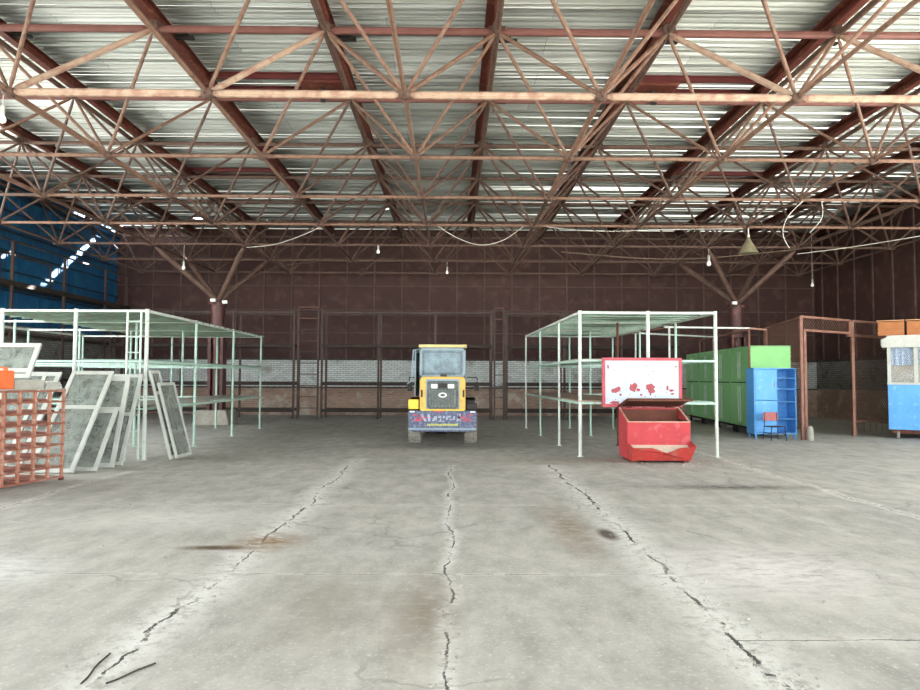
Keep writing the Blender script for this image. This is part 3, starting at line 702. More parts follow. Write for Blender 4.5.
def post(p, r=.05, h=HF, mm='fence'):
    b = MB(); b.bar((p.x, p.y, 0), (p.x, p.y, h), r*2, r*2); b.build('post', mm, t)
def rail(a, c, z, w=.06):
    b = MB(); b.bar((a.x, a.y, z), (c.x, c.y, z), w, w); b.build('rail', 'fence', t)
post(FA, .038); post(FA+fd*.16, .036, 2.95); post(FB, .04); post(FC, .04); post(FD, .03, 3.2); 
PA = FA+fd*.1; PB = FB-fd*.12
rail(FA, PB, HF); rail(FA+fd*.1, PB, HF-.36); b = MB(); b.bar((PB.x, PB.y, HF-.36), (PB.x, PB.y, HF), .06); b.build('post', 'fence', t)
rail(FB, FC, HF); rail(FB-fd*.25, FC, HF-.42, .08); rail(FB, FC, .42); rail(FA, FD, HF-.02, .05); rail(FA, FD, .3, .05)
b = MB(); chain(b, PA, fd, (PB-PA).length, HF-.36, HF); b.build('mesh_panel', 'wire', t)
b = MB(); chain(b, FB, fd, (FC-FB).length, .42, HF); b.build('mesh_panel', 'wire', t)
b = MB(); dd = (FD-FA); chain(b, FA, dd, dd.length, .3, HF-.02); b.build('mesh_panel', 'wire', t)
# slender uprights with pointed ends under the lower rail
b = MB()
for k in range(6): p = FB+fd*(.2+.33*k); b.tube((p.x, p.y, .1), (p.x, p.y, .42), .008, 5)
b.build('picket', 'wire', t)
b = MB(); b.lathe([(.085, 0), (.09, .05), (.075, .32), (.04, .38)], (9.46, 18.44, 0), 9); tag(b.build('concrete_footing', 'concrete'), 'pale rough concrete lump at the foot of the fence doorway post', 'concrete block')

# ------------------------------------------------------------ kiosk
t = thing('vendor_kiosk', 'blue and white glazed kiosk on small wheels at the right edge', 'kiosk', (12.0, 19.15, 0), R(-33))
W, Dp = 2.2, 1.5
b = MB(); b.box(0, W, 0, Dp, .25, 1.5); b.build('lower_panel', 'blue', t, bevel=.01)
for x in (.0, .62, 1.2, W-.09):
    b = MB(); b.box(x, x+.09, 0, .06, 1.5, 2.5); b.build('window_post', 'white', t)
for x in (0, W-.09):
    b = MB(); b.box(x, x+.09, Dp-.06, Dp, 1.5, 2.5); b.build('window_post', 'white', t)
b = MB(); b.box(-.01, W, -.015, .07, 1.48, 1.54); b.build('sill', 'white', t)
b = MB(); b.box(.09, W-.09, .025, .031, 1.54, 2.5); b.build('glass_pane', 'kioskglass', t)
b = MB(); b.box(.02, .026, .08, Dp-.08, 1.54, 2.5); b.build('glass_pane', 'kioskglass', t)
b = MB()
for x0_, x1_ in ((.1, .60), (.73, 1.18), (1.31, 2.1)):
    n = 12
    pts = [(x0_+(x1_-x0_)*k/n, .1+.02*sin(k*1.9)) for k in range(n+1)]
    b.prism(pts+[(p[0], p[1]+.008) for p in pts[::-1]], 2.02, 2.5, 'z')
b.build('curtain', 'curtain', t)
b = MB(); b.box(.1, W-.1, .4, .43, 1.5, 2.5); b.build('inner_board', 'beige', t)
b = MB(); b.box(-.12, W+.1, -.12, Dp+.1, 2.5, 2.56); b.prism([(-.14, 2.55), (W+.1, 2.55), (W+.1, 2.83), (.12, 2.83), (-.0, 2.78), (-.14, 2.72)], -.13, -.09); b.box(-.14, -.1, -.13, Dp+.1, 2.55, 2.72); b.box(-.0, W+.1, -.09, Dp+.1, 2.56, 2.83); b.build('roof_fascia', 'white', t)
b = MB(); b.box(.08, W-.08, .06, .13, .15, .25); b.box(.08, W-.08, Dp-.13, Dp-.06, .15, .25); b.build('chassis', 'rust', t)
for x in (.22, W-.3):
    for y in (.1, Dp-.1):
        b = MB(); b.lathe([(.1, -.035), (.11, -.02), (.11, .02), (.1, .035)], (x, y, .11), 16, 'x'); b.build('wheel', 'rubber', t, smooth=True)
mk = Matrix.Translation((12.0, 19.15, 2.832)) @ Matrix.Rotation(R(-33), 4, 'Z')
def crate(xo, lab):
    p = mk @ V((xo, -.1, 0)); t = thing('wooden_crate', lab, 'crate', p, R(-33), 'wooden crates on the kiosk roof')
    w, d, h = .62, .5, .4
    z0 = .115 if True else 0
    b = MB(); b.box(0, w, 0, d, 0, .02); b.build('bottom', 'plywood', t)
    for a in ((0, .02, 0, d, .02, h), (w-.02, w, 0, d, .02, h), (.02, w-.02, d-.02, d, .02, h)):
        b = MB(); b.box(*a); b.build('side', 'plywood', t)
    b = MB(); b.box(.02, w-.02, 0, .02, .02, h-.02); b.build('front', 'plywood', t)
    b = MB(); b.box(-.03, w+.005, -.03, d+.03, h, h+.02); b.build('lid_board', 'woodpale', t)
crate(-.20, 'orange brown wooden crate on the kiosk roof, its left end'); crate(.48, 'orange brown wooden crate on the kiosk roof, cut by the photo edge')
# crates stand behind the fascia on the roof slab (2.72)

# ------------------------------------------------------------ orange lattice rack, near left
ang2 = math.atan2(.26, 1.02)
t = thing('pigeonhole_rack', 'orange brown steel lattice rack with square cells at the left edge', 'storage rack', (-6.08, 10.96, 0), -ang2)
# local: +y points from the near end to the far end; rack spans y -2.3..0, depth to -x
Lh, nrow, cw = 1.4, 8, .268; dep = .55; ncol = 8
for xi, nm in ((0, 'front_upright'), (-dep, 'rear_upright')):
    for k in range(ncol+1):
        b = MB(); w = .036 if k else .028; b.box(xi-.02, xi+.02, -k*cw-w/2, -k*cw+w/2, .03, Lh); b.build(nm, 'orange', t)
    for r_ in range(nrow+1):
        b = MB(); z = .05+r_*(Lh-.07)/nrow; b.box(xi-.022, xi+.026, -ncol*cw-.02, .02, z-.013, z+.013); b.build('lattice_rail', 'latticerail', t)
for r_ in range(nrow):
    z = .05+r_*(Lh-.07)/nrow
    b = MB()
    for k in range(ncol):
        y0 = -k*cw
        if k == 0: b.box(-dep, 0, y0-.03, y0-.015, z, z+.012); continue
        b.box(-dep, -.02, y0-cw*.5, y0-.03, z+.014, z+.02)
        b.box(-dep*.98, -.03, y0-.02, y0-.012, z, z+.05)
    b.build('cell_shelf', 'latticerail', t)
for k in (0, ncol):
    for xi in (0, -dep):
        b = MB(); b.box(xi-.025, xi+.025, -k*cw-.03, -k*cw+.03, 0, .04); b.build('foot', 'rust', t)
b = MB(); b.box(-dep-.02, .03, -ncol*cw-.02, .02, Lh, Lh+.015); b.build('top_sheet', 'board_gray', t)
mr = Matrix.Translation((-6.08, 10.96, 0)) @ Matrix.Rotation(-ang2, 4, 'Z')
ZTOP = Lh+.015
p = mr @ V((-.05, -.55, ZTOP)); t = thing('cardboard_box', 'grey flat cardboard box on the orange rack, under the white sash', 'box', p, -ang2)
b = MB(); b.box(-.42, .0, -.30, .22, 0, .13); b.build('carton', 'board_gray', t, bevel=.005); b = MB(); b.box(-.43, .01, -.05, .0, .13, .134); b.build('tape', 'paper', t)
p = mr @ V((-.03, -.22, ZTOP)); 
for k, (w, h, lab) in enumerate([(.30, .035, 'white slab of papers lying at the bottom of the stack on the orange rack'), (.27, .03, 'pale folded papers in the middle of the stack on the orange rack'), (.22, .03, 'crumpled pale papers topmost of the stack on the orange rack')]):
    b = MB(); z = ZTOP+[0, .037, .069][k]; q = mr @ V((-.2, -.06+.01*k, z)); random.seed(k+5)
    t = thing('paper_stack', lab, 'papers', q, -ang2+.05*k, 'papers on the orange rack')
    for s_ in range(3): b.box(-w/2+random.uniform(-.01, .01), w/2+random.uniform(-.01, .01), -.24, .07, s_*h/3, (s_+.85)*h/3)
    b.build('sheets', 'paper' if k != 1 else 'white', t)
p = mr @ V((.0, -1.02, ZTOP)); t = thing('orange_canister', 'bright orange plastic canister on the rack at the left edge', 'canister', p, -ang2)
b = MB(); b.box(-.16, 0, -.16, .12, 0, .27); b.build('body', 'orangebox', t, bevel=.02); b = MB(); b.lathe([(.03, 0), (.03, .04), (.025, .05)], (-.08, .04, .27), 12); b.build('cap', 'orangebox', t); b = MB(); b.bar((-.08, -.12, .31), (-.08, 0, .31), .025); b.bar((-.08, -.12, .27), (-.08, -.12, .31), .025); b.build('handle', 'orangebox', t)

# ------------------------------------------------------------ window and door sashes
def sash(name, label, w, h, mw, rails=(), cols=(), glass='glass', group='old white sashes leaning by the rack'):
    """frame in local xz plane, x 0..w, z 0..h, 0.05 thick in y"""
    t = thing(name, label, 'window sash', (0, 0, 0), 0, group)
    for x in (0, w-mw):
        b = MB(); b.box(x, x+mw, -.022, .022, 0, h); b.build('stile', 'white', t, bevel=.005)
    for z in [0]+list(rails)+[h-mw]:
        b = MB(); b.box(mw, w-mw, -.02, .02, z, z+mw); b.build('rail', 'white', t, bevel=.004)
    for x in cols:
        b = MB(); b.box(x, x+mw*.8, -.018, .018, mw, h-mw); b.build('mullion', 'white', t)
    zs = [0]+list(rails)+[h-mw]
    for a, c in zip(zs, zs[1:]):
        b = MB(); b.box(mw, w-mw, -.004, .004, a+mw, c); b.build('pane', glass, t)
    return t
def put_back(t, xl, y0, y1, z1, zb=.0):     # leans backward (away from camera)
    a = math.atan2(y1-y0, z1); t.location = (xl, y0, zb+.022*sin(a)+.002); t.rotation_euler = (-a, 0, 0)
L1 = sqrt(1.3**2+1.68**2)
put_back(sash('door_leaf', 'largest white glazed door leaf leaning in front, next to the orange rack', .76, L1, .075, (1.28,)), -7.0, 11.6, 12.9, 1.68)
put_back(sash('window_sash', 'low white sash partly behind the large door leaf, its right stile showing', .62, 1.22, .07), -6.60, 11.84, 12.55, 1.0)
put_back(sash('window_sash', 'white sash with middle rail, third of the leaning group left of the ladder', .58, 1.68, .08, (1.02,)), -6.52, 12.36, 12.9, 1.58)
put_back(sash('window_sash', 'tall white sash rearmost against the rack, right of the others', .8, 1.80, .07, (.95,)), -6.72, 12.62, 13.38, 1.64)
put_back(sash('door_leaf', 'white leaf lying back behind the orange rack, only its top showing', .95, 2.05, .09, (1.75,), (.62,)), -8.25, 11.9, 13.1, 1.66)
def put_side(t, xb, xt, y, z1):             # leans left against the rack side; its width runs in depth
    a = math.atan2(xb-xt, z1); M_ = Matrix.Translation((xb, y, .024)) @ Matrix.Rotation(-a, 4, 'Y') @ Matrix.Rotation(R(90), 4, 'Z'); t.matrix_world = M_
put_side(sash('window_sash', 'narrow taller sash leaning left against the rack, rear one of the pair', .45, 1.76, .06, (1.28,)), -5.42, -5.86, 13.5, 1.68)
put_side(sash('window_sash', 'narrow shorter sash leaning left on the rack, front one of the pair', .78, 1.52, .06), -5.35, -5.735, 13.62, 1.42)
# big sash lying tilted on the orange rack
t = sash('window_sash', 'wide white sash tilted on top of the orange rack', 1.9, .62, .07, (.10,), glass='glass')
t.matrix_world = Matrix.Translation((-8.25, 10.42, 1.57)) @ Matrix.Rotation(R(3), 4, 'Z') @ Matrix.Rotation(-R(30), 4, 'X')

# ------------------------------------------------------------ back wall racks
def wall_rack(x0, x1, n, lab, yf=27.35, yr=28.3, levels=(4.18, 2.88, 1.4, .35)):
    t = thing('shelving_rack', lab, 'storage rack', ((x0+x1)/2, yf, 0), 0, 'brown racks along the back wall'); cx = (x0+x1)/2
    for k in range(n+1):
        x = x0+(x1-x0)*k/n-cx
        for y in (0, yr-yf):
            b = MB(); b.box(x-.04, x+.04, y-.03, y+.03, 0, 4.25); b.build('post', 'brownsteel', t)
    for z in levels:
        for y in (-.035, yr-yf):
            b = MB(); h = .05 if z > 4 else .09; b.box(x0-cx, x1-cx, y-.02, y+.02, z-h, z+h*.4); b.build('beam', 'brownsteel' if z > 4 else 'darkshelf', t)
        if z in (2.88, 1.4):
            b = MB(); b.box(x0-cx+.05, x1-cx-.05, 0.02, yr-yf-.03, z-.02, z+.03); b.build('shelf', 'darkshelf', t)
wall_rack(-13.4, -6.25, 3, 'brown shelving rack against the back wall behind the left pipe rack')
wall_rack(-5.15, 1.5, 3, 'brown shelving rack against the back wall behind the loader')
wall_rack(2.1, 8.9, 3, 'brown shelving rack against the back wall behind the right pipe rack')
def tower(x0, x1, lab):
    t = thing('steel_ladder', lab, 'ladder', ((x0+x1)/2, 27.35, 0), 0, 'ladder frames between the back racks'); w = (x1-x0)/2
    for x in (-w, w):
        b = MB(); b.box(x-.035, x+.035, -.03, .03, 0, 4.35); b.build('rail', 'brownsteel', t)
    k = 0; z = .4
    while z < 4.4: b = MB(); b.box(-w, w, -.015, .015, z, z+.03); b.build('rung', 'fence' if z > 3.9 else 'brownsteel', t); z += .44
tower(-6.08, -5.3, 'brown steel ladder frame between the racks, left of the loader'); tower(1.62, 1.98, 'brown steel ladder frame between the racks, right of the loader')

# left wall gallery: tall frame with dark deck
t = thing('wall_gallery', 'tall brown steel gallery with dark deck and guard rail along the blue wall', 'gallery', (-14, 22, 0))
for k, y in enumerate((22.0, 24.95, 27.9, 29.75)):
    b = MB(); b.box(.02, .1, y-22-.035, y-22+.035, 0, 5.9); b.build('post', 'brownsteel', t)
b = MB(); b.box(-.5, .1, -1.7, 7.9, 4.47, 4.62); b.build('deck', 'darkshelf', t)
for z in (5.88, 3.0, 1.5):
    b = MB(); b.box(.03, .09, -1.7, 7.85, z-.025, z+.025); b.build('rail', 'brownsteel', t)
for z in (2.95, 1.45):
    b = MB(); b.box(-.5, .03, -1.7, 7.85, z-.03, z+.02); b.build('shelf', 'darkshelf', t)
b = MB(); b.box(-.45, -.4, .1, .15, 4.62, 5.6); b.box(-.45, -.4, 2.9, 2.95, 4.62, 5.6); b.box(-.45, -.4, .1, 2.95, 5.55, 5.6); b.build('inner_frame', 'brownsteel', t)

# ------------------------------------------------------------ loader seen from behind
t = thing('wheel_loader', 'small yellow wheel loader seen from behind with navy counterweight and dusty cab', 'wheel loader', (-.25, 16.6, 0))
def part(mb, name, mt, par=None, **k): return mb.build(name, mt, par or t, **k)
# counterweight, front toward camera at y=0
b = MB(); pz = [(-.82, .80), (-.80, .38), (-.68, .33), (.68, .33), (.80, .38), (.82, .80), (.78, .83), (-.78, .83)]
b.prism(pz, 0, .42); cw_ = part(b, 'counterweight', 'navy', bevel=.03)
b = MB(); b.box(-.80, .80, -.03, .02, .38, .42); part(b, 'bumper_strip', 'cab', cw_)
b = MB()
for s in (-1, 1):
    x = s*.60
    for dx, dz, w, h in ((-.14, .66, .24, .03), (-.05, .60, .16, .04), (.02, .66, .04, .14), (-.10, .72, .05, .04), (.06, .72, .14, .025), (.08, .6, .05, .06)):
        b.prism([(x+s*dx-w/2, dz-h/2), (x+s*dx+w/2, dz-h/2+.015), (x+s*dx+w/2-.02, dz+h/2+.015), (x+s*dx-w/2+.03, dz+h/2)], -.006, .001)
part(b, 'red_decal', 'redmark', cw_)
b = MB()
for x, w, h, sk in ((-.40, .03, .17, -.10), (-.31, .03, .17, -.02), (-.22, .03, .12, .05), (.36, .03, .18, .05), (.43, .02, .16, -.06)):
    b.prism([(x-w, .58), (x+w, .58), (x+w+sk, .58+h), (x-w+sk, .58+h)], -.006, .001)
for x, z, w, h in ((-.16, .66, .05, .09), (-.07, .68, .07, .04), (-.05, .62, .03, .05), (.03, .68, .05, .06), (.10, .65, .03, .09), (.16, .69, .07, .03), (.2, .62, .06, .03), (.27, .66, .04, .08)):
    b.prism([(x-w/2, z-h/2), (x+w/2, z-h/2), (x+w/2+.01, z+h/2), (x-w/2+.01, z+h/2)], -.006, .001)
b.box(-.10, .06, -.006, .001, .575, .59)
part(b, 'white_lettering', 'whitemark', cw_)
b = MB(); random.seed(11); x = -.36
while x < .36:
    w = random.uniform(.018, .035); b.box(x, x+w, -.006, .001, .475, .515+random.choice((0, .008))); x += w+.012
part(b, 'yellow_lettering', 'limemark', cw_)
b = MB(); 
for s in (-1, 1): b.box(s*.72-.06, s*.72+.06, -.012, .01, .79, .82)
part(b, 'reflector', 'lampwhite', cw_)
# hood
b = MB(); b.prism([(-.55, .83), (.55, .83), (.55, 1.55), (.50, 1.64), (-.50, 1.64), (-.55, 1.55)], .10, .95); part(b, 'hood', 'yellow', bevel=.03)
b = MB(); b.box(-.40, .40, .085, .1, .87, 1.58); part(b, 'grille_surround', 'cab', bevel=.01)
gx = .37
b = MB(); b.prism([(-gx, .92), (-gx+.06, .87), (gx-.06, .87), (gx, .92), (gx, 1.50), (gx-.04, 1.54), (-gx+.04, 1.54), (-gx, 1.50)], .05, .09); gr = part(b, 'grille', 'grille')
b = MB()
for k in range(19): x = -.31+k*.0345; b.box(x-.006, x+.006, .035, .05, .93, 1.33)
for k in range(9): z = .95+.045*k; b.box(-.32, .32, .042, .05, z-.004, z+.004)
for k in range(7): b.lathe([(.026, 0), (.03, .012)], (-.26+.087*k, .036, .935), 8, 'y')
b.box(.27, .30, .03, .05, .93, 1.33)
part(b, 'grille_bars', 'grillebar', gr)
b = MB(); b.lathe([(.09, -.012), (.1, .0)], (0, .036, 1.2), 20, 'y')
for i, v in enumerate(b.v): b.v[i] = (v[0], v[1], 1.2+(v[2]-1.2)*.6)
part(b, 'oval_badge', 'lampwhite', gr)
b = MB(); b.lathe([(.055, -.006), (.06, .0)], (0, .024, 1.2), 16, 'y'); b.lathe([(.03, -.004), (.03, .0)], (0, .018, 1.2), 12, 'y')
for i, v in enumerate(b.v): b.v[i] = (v[0], v[1], 1.2+(v[2]-1.2)*.55)
part(b, 'badge_center', 'grille', gr)
for s in (-1, 1):
    b = MB(); b.box(s*.2-.075, s*.2+.075, .025, .05, 1.36, 1.46); part(b, 'tail_lamp', 'lampwhite', gr, bevel=.012)
b = MB(); b.box(-.1, .1, .03, .05, 1.37, 1.48); part(b, 'lamp_plate', 'black', gr)
for s in (-1, 1):
    b = MB(); b.box(s*.5-.02, s*.5+.02, .075, .1, 1.15, 1.32); part(b, 'hood_latch', 'black')
b = MB(); b.box(-.06, .1, .12, .25, 1.64, 1.7); part(b, 'camera_box', 'black')
b = MB(); b.box(-.52, .52, .02, .12, .83, .86); part(b, 'hood_lip', 'yellowbright')
b = MB(); b.box(-.2, .02, -.012, -.0, .80, .83); part(b, 'red_tag', 'redmark')
# cab, shifted a little to the left
cx0, cx1 = -.60, .56
b = MB()
for x in (cx0, cx1-.06):
    for y in (.95, 1.85): b.box(x, x+.06, y, y+.06, 1.1, 2.36)
b.box(cx0, cx1, .95, 1.01, 1.5, 1.68); b.box(cx0, cx1, .95, 1.0, 2.30, 2.37); b.box(cx0, cx1, 1.86, 1.91, 2.30, 2.37); b.box(cx0, cx0+.06, .95, 1.9, 2.30, 2.37); b.box(cx1-.06, cx1, .95, 1.9, 2.3, 2.37)
b.box(cx0, cx1, .95, 1.9, 1.08, 1.15); b.box(cx0, cx0+.05, .95, 1.9, 1.15, 1.6); b.box(cx1-.05, cx1, .95, 1.9, 1.15, 1.6); b.box(cx0, cx1, 1.86, 1.91, 1.15, 1.6)
part(b, 'cab_frame', 'cab', bevel=.008)
b = MB(); b.box(cx0+.06, cx1-.06, .965, .972, 1.68, 2.30); part(b, 'rear_window', 'cabglass')
b = MB(); b.box(cx0+.02, cx0+.027, 1.01, 1.85, 1.6, 2.30); part(b, 'side_window', 'cabglass')
b = MB(); b.box(cx1-.027, cx1-.02, 1.01, 1.85, 1.6, 2.30); part(b, 'side_window', 'cabglass')
b = MB(); b.box(cx0+.06, cx1-.06, 1.88, 1.887, 1.6, 2.30); part(b, 'front_window', 'cabglass')
b = MB(); b.box(cx0+.1, cx0+.115, .955, .962, 1.72, 2.26); b.box(cx1-.12, cx1-.105, .955, .962, 1.72, 2.26); b.box(cx0+.1, cx1-.105, .955, .962, 1.72, 1.735); b.box(cx0+.1, cx1-.105, .955, .962, 2.25, 2.265); part(b, 'window_seal', 'black')
b = MB(); b.box(cx0-.02, cx1+.03, .88, 1.98, 2.37, 2.45); part(b, 'cab_roof', 'yellowpale', bevel=.02)
b = MB(); Dm = Matrix.Translation((cx0, 1.9, 0)) @ Matrix.Rotation(R(-5), 4, 'Z')   # door hooked open a little
b.box(-.025, .0, -1.05, 0, 1.15, 1.6, Dm); b.box(-.025, .0, -1.05, -.97, 1.6, 2.32, Dm); b.box(-.025, .0, -.08, 0, 1.6, 2.32, Dm); b.box(-.025, .0, -1.05, 0, 2.24, 2.32, Dm); dr = part(b, 'cab_door', 'cab'); b = MB(); b.box(-.015, -.009, -.97, -.08, 1.6, 2.24, Dm); part(b, 'door_window', 'cabglass', dr)
b = MB(); b.tube((cx0-.19, .85, 1.55), (cx0-.15, .85, 2.3), .015, 6); b.tube((cx0-.15, .85, 2.3), (cx0, .95, 2.33), .015, 6); b.tube((cx0-.19, .85, 1.55), (cx0-.3, .85, 1.45), .015, 6); part(b, 'grab_rail', 'cab')
b = MB(); b.box(-.28, .16, 1.2, 1.28, 1.5, 1.98); b.box(-.28, .16, 1.2, 1.6, 1.4, 1.5); part(b, 'driver_seat', 'black', bevel=.03)
b = MB(); b.lathe([(.17, 0), (.185, .012), (.17, .024)], (-.25, 1.66, 1.78), 16, 'y'); b.tube((-.25, 1.7, 1.15), (-.25, 1.67, 1.78), .02, 6); part(b, 'steering_wheel', 'black')
for s, mm in ((-1, 'yellowbright'), (1, 'black')):
    b = MB(); b.box(s*.70-.12, s*.70+.12, .12, .45, .86, 1.09 if s < 0 else 1.0); part(b, 'side_box', mm, bevel=.01)
for s in (-1, 1):
    b = MB(); x = s*.68; b.box(x-.11, x+.11, .5, 1.1, 1.08, 1.12); b.box(x-.11, x+.11, .5, .54, .88, 1.12); b.box(x-.11, x+.11, 1.06, 1.1, .7, 1.12); part(b, 'mudguard', 'black')
    b = MB(); b.tube((s*.60, 1.1, 1.62), (s*.86, 1.15, 1.62), .012, 6); b.tube((s*.86, 1.15, 1.5), (s*.86, 1.15, 1.62), .012, 6); part(b, 'mirror_arm', 'black'); 
    b = MB(); b.box(s*.85-.06, s*.85+.06, 1.13, 1.16, 1.28, 1.5); part(b, 'mirror', 'black', bevel=.01)
def wheel(x, y):
    b = MB(); r = .36; w = .16
    b.lathe([(.2, -w), (r-.06, -w), (r, -w*.75), (r, w*.75), (r-.06, w), (.2, w)], (x, y, r), 28, 'x')
    for k in range(22):
        a = 2*pi*k/22
        for s in (-1, 1):
            Mx = Matrix.Translation((x+s*.07, y, r)) @ Matrix.Rotation(a+(.14 if s > 0 else 0), 4, 'X') @ Matrix.Rotation(s*.3, 4, 'Z')
            b.box(-.075, .075, -.026, .026, r-.01, r+.018, Mx)
    o = part(b, 'wheel', 'rubber'); o.location.z = .018
    b = MB(); s = 1 if x > 0 else -1; b.lathe([(.2, -.1), (.2, .1), (.08, .12), (.06, .16)] if s > 0 else [(.06, -.16), (.08, -.12), (.2, -.1), (.2, .1)], (x, y, r), 16, 'x'); part(b, 'rim', 'yellow', o)
for x in (-.68, .68): wheel(x, .62); wheel(x, 2.45)
b = MB(); b.tube((-.55, .62, .38), (.55, .62, .38), .07, 10); b.lathe([(.05, -.2), (.15, -.1), (.15, .1), (.05, .2)], (0, .62, .38), 12, 'x'); part(b, 'rear_axle', 'black')
b = MB(); b.tube((-.55, 2.45, .38), (.55, 2.45, .38), .07, 10); part(b, 'front_axle', 'black')
b = MB(); b.box(-.38, .38, .3, 1.9, .45, .95); b.box(-.28, .28, 1.9, 2.8, .4, .9); part(b, 'chassis', 'black')
for s in (-1, 1):
    b = MB(); b.prism([(2.1, 1.25), (2.3, 1.35), (3.1, .75), (3.5, .25), (3.4, .2), (2.95, .62), (2.15, 1.1)], s*.32-.03, s*.32+.03, 'x'); part(b, 'lift_arm', 'yellow')
b = MB(); b.prism([(3.4, .06), (4.1, .06), (4.1, .09), (3.5, .12), (3.42, .5), (3.5, .75), (3.46, .77), (3.36, .5)], -.82, .82, 'x'); 
for s in (-1, 1): b.prism([(3.4, .06), (4.1, .06), (3.9, .35), (3.5, .75), (3.38, .5)], s*.81-.015, s*.81+.015, 'x')
part(b, 'bucket', 'rust')

# ------------------------------------------------------------ lamps, bulbs and cables
t = thing('pendant_lamp', 'conical dusty enamel lamp hanging from the space frame, above the green lockers', 'lamp', (8.32, 19.43, 5.16))
b = MB(); b.lathe([(.27, 0), (.26, .02), (.05, .4), (.04, .46)], (0, 0, 0), 18); b.build('lamp_shade', 'shade', t)
b = MB(); b.tube((0, 0, .46), (0, 0, .72), .018, 6); b.tube((0, 0, .42), (0, 0, .52), .035, 8); b.build('cord', 'cable', t)
def bulb(x, y, z, ztop, lab, s=1):
    t = thing('light_bulb', lab, 'light bulb', (x, y, z), 0, 'bare bulbs hanging from the space frame')
    b = MB(); b.lathe([(.012*s, 0), (.045*s, .02*s), (.055*s, .06*s), (.045*s, .1*s), (.022*s, .14*s), (.02*s, .15*s)], (0, 0, 0), 12); b.build('glass_bulb', 'bulb', t, smooth=True)
    b = MB(); b.tube((0, 0, .15*s), (0, 0, .27*s), .032*s, 8); b.build('socket', 'white', t)
    b = MB(); b.tube((0, 0, .27*s), (0, 0, ztop-z), .006, 5); b.build('cord', 'cable', t)
bulb(-6.84, 10.43, 5.42, 5.9, 'bare bulb in a white socket at the top left')
bulb(-.24, 25.43, 5.42, 5.9, 'small bare bulb hanging high behind the loader cab')
bulb(-2.45, 22.43, 5.62, 5.9, 'small bare bulb hanging left of the loader, deep in the hall')
bulb(-8.72, 22.43, 5.06, 5.9, 'bare bulb hanging beside the left column struts', 1.0)
bulb(8.3, 22.43, 5.28, 5.9, 'bare bulb hanging beside the right column struts', 1.3)
bulb(12.75, 24.5, 4.9, 6.9, 'bare bulb hanging near the right wall')
def cable(pts, r, mt, lab):
    out = []
    n = len(pts)
    for k in range(n-1):                       # catmull-rom
        p0, p1, p2, p3 = V(pts[max(k-1, 0)]), V(pts[k]), V(pts[k+1]), V(pts[min(k+2, n-1)])
        for q in range(8):
            u = q/8; out.append(.5*((2*p1)+(p2-p0)*u+(2*p0-5*p1+4*p2-p3)*u*u+(3*p1-p0-3*p2+p3)*u**3))
    out.append(V(pts[-1])); b = MB(); b.path(out, r, 5); tag(b.build('electric_cable', mt), lab, 'cable')
cable([(-.45, 19.43, 5.88), (0.1, 19.45, 5.55), (.75, 19.48, 5.36), (1.4, 19.45, 5.5), (1.95, 19.43, 5.88)], .011, 'cable', 'white slack cable looped under the frame above the loader')
cable([(2.6, 19.43, 5.88), (3.5, 19.4, 5.78), (4.6, 19.4, 5.76), (5.8, 19.43, 5.82), (8.2, 19.43, 5.86)], .010, 'cable', 'thin white cable strung along the frame right of centre')
cable([(11.2, 22.43, 5.7), (12.2, 21.5, 5.72), (13.3, 20.5, 5.8), (14.4, 19.5, 5.9)], .014, 'cable', 'white cable curving up toward the right wall')
cable([(8.35, 16.4, 5.88), (8.0, 16.45, 5.5), (7.9, 16.5, 5.1), (8.05, 16.5, 4.75)], .009, 'cable', 'thin white wire hanging in a long curl at the right')
cable([(8.8, 16.4, 5.88), (8.85, 16.5, 5.5), (8.6, 16.6, 5.15)], .009, 'cable', 'short white wire hanging beside the longer curl')
cable([(3.5, 22.43, 5.72), (6.2, 22.6, 5.55), (8.4, 22.7, 5.6), (11.2, 22.43, 5.85)], .02, 'cablebrown', 'brown cable sagging between the right struts')
cable([(-6.7, 22.43, 5.8), (-5.6, 21.5, 5.72), (-4.6, 20.6, 5.8), (-3.6, 19.43, 5.9)], .012, 'cable', 'pale cable curving between frame members above the left column')
cable([(-7.9, 23.6, 4.5), (-7.0, 24.2, 5.1), (-6.2, 24.9, 5.6), (-5.0, 25.43, 5.85)], .010, 'cablebrown', 'brown cable slack along the left column strut')

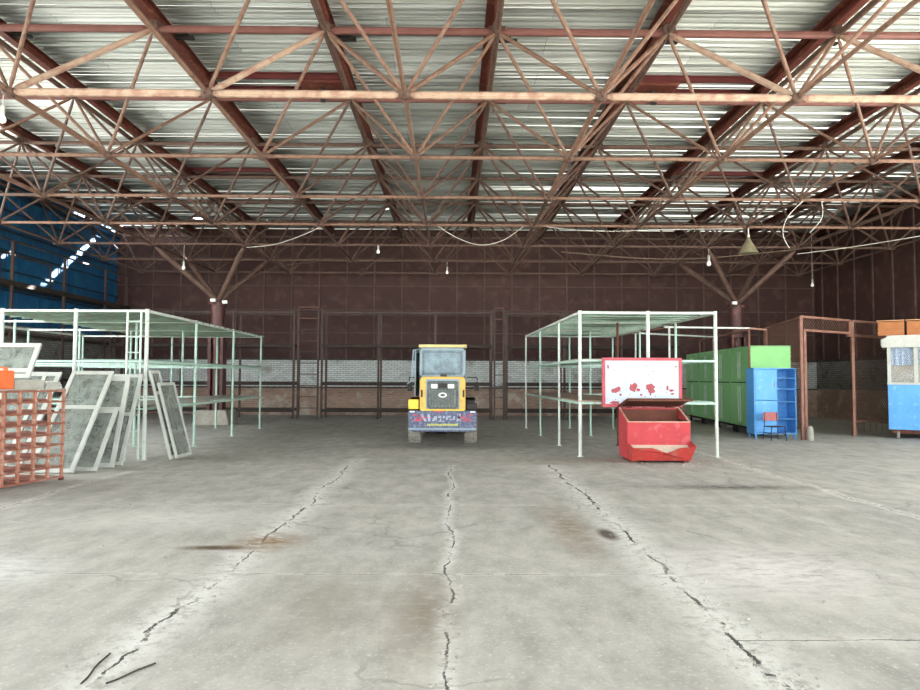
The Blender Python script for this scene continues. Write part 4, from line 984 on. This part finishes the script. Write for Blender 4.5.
# ------------------------------------------------------------ bits on the floor
def twig(a, c, lab, r=.005):
    b = MB(); a = V(a); c = V(c); pts = [a.lerp(c, k/6)+V((.006*sin(k*1.3), .005*cos(k*1.1), r)) for k in range(7)]; b.path(pts, r, 5); tag(b.build('twig', 'twig'), lab, 'twig', 'dark twigs on the near floor')
twig((-1.93, 3.72, 0), (-1.98, 4.12, 0), 'dark twig on the near floor, left of the pair'); twig((-1.80, 3.72, 0), (-1.66, 3.98, 0), 'longer dark twig on the near floor, right of the pair')
random.seed(21)
b = MB()
def stone(x, y, s):
    M_ = Matrix.Translation((x, y, s*.3)) @ Matrix.Rotation(random.random()*6, 4, 'Z') @ Matrix.Rotation(random.random()*.5, 4, 'X')
    w, d, h = s*random.uniform(.6, 1), s*random.uniform(.5, .9), s*random.uniform(.3, .5)
    vs = [M_ @ V((sx_*w*random.uniform(.6, 1), sy_*d*random.uniform(.6, 1), sz_*h)) for sx_ in (-1, 1) for sy_ in (-1, 1) for sz_ in (-.7, .8)]
    b.add(vs, [(0, 1, 3, 2), (4, 6, 7, 5), (0, 4, 5, 1), (2, 3, 7, 6), (0, 2, 6, 4), (1, 5, 7, 3)])
for _ in range(420):
    c = random.choice((-1.85, 1.78, 1.78, -.03, 1.78)); y = 3.4+random.random()**1.3*9
    stone(c+random.gauss(0, .13), y, random.uniform(.004, .016))
for _ in range(160): stone(random.uniform(-7, 9), random.uniform(3.4, 13), random.uniform(.004, .014))
for _ in range(90): stone(random.gauss(4.1, .7), random.uniform(12.7, 13.5), random.uniform(.006, .022))
tag(b.build('rubble', 'concrete'), 'loose pale crumbs of broken concrete scattered along the floor cracks', 'rubble', kind='stuff')

# ------------------------------------------------------------ light
w = bpy.data.worlds.new('sky'); bpy.context.scene.world = w; w.use_nodes = True
bg = w.node_tree.nodes['Background']; bg.inputs[0].default_value = (.90, .96, 1.0, 1); bg.inputs[1].default_value = 2.3
sd = bpy.data.lights.new('sun', 'SUN'); sd.energy = 30; sd.angle = .02; sd.color = (1, .97, .92)
so = bpy.data.objects.new('sun', sd); C.objects.link(so); so.location = (20, 40, 30)
so.rotation_euler = V((-3, -4.8, -3.2)).to_track_quat('-Z', 'Y').to_euler()
vs_ = bpy.context.scene.view_settings
vs_.view_transform = 'Standard'; vs_.look = 'None'; vs_.gamma = 1; vs_.use_curve_mapping = False; vs_.exposure = 1.9
cy = bpy.context.scene.cycles
cy.max_bounces = 10; cy.diffuse_bounces = 7; cy.glossy_bounces = 3; cy.transmission_bounces = 4; cy.transparent_max_bounces = 12; cy.use_denoising = True
cy.caustics_reflective = False; cy.caustics_refractive = False
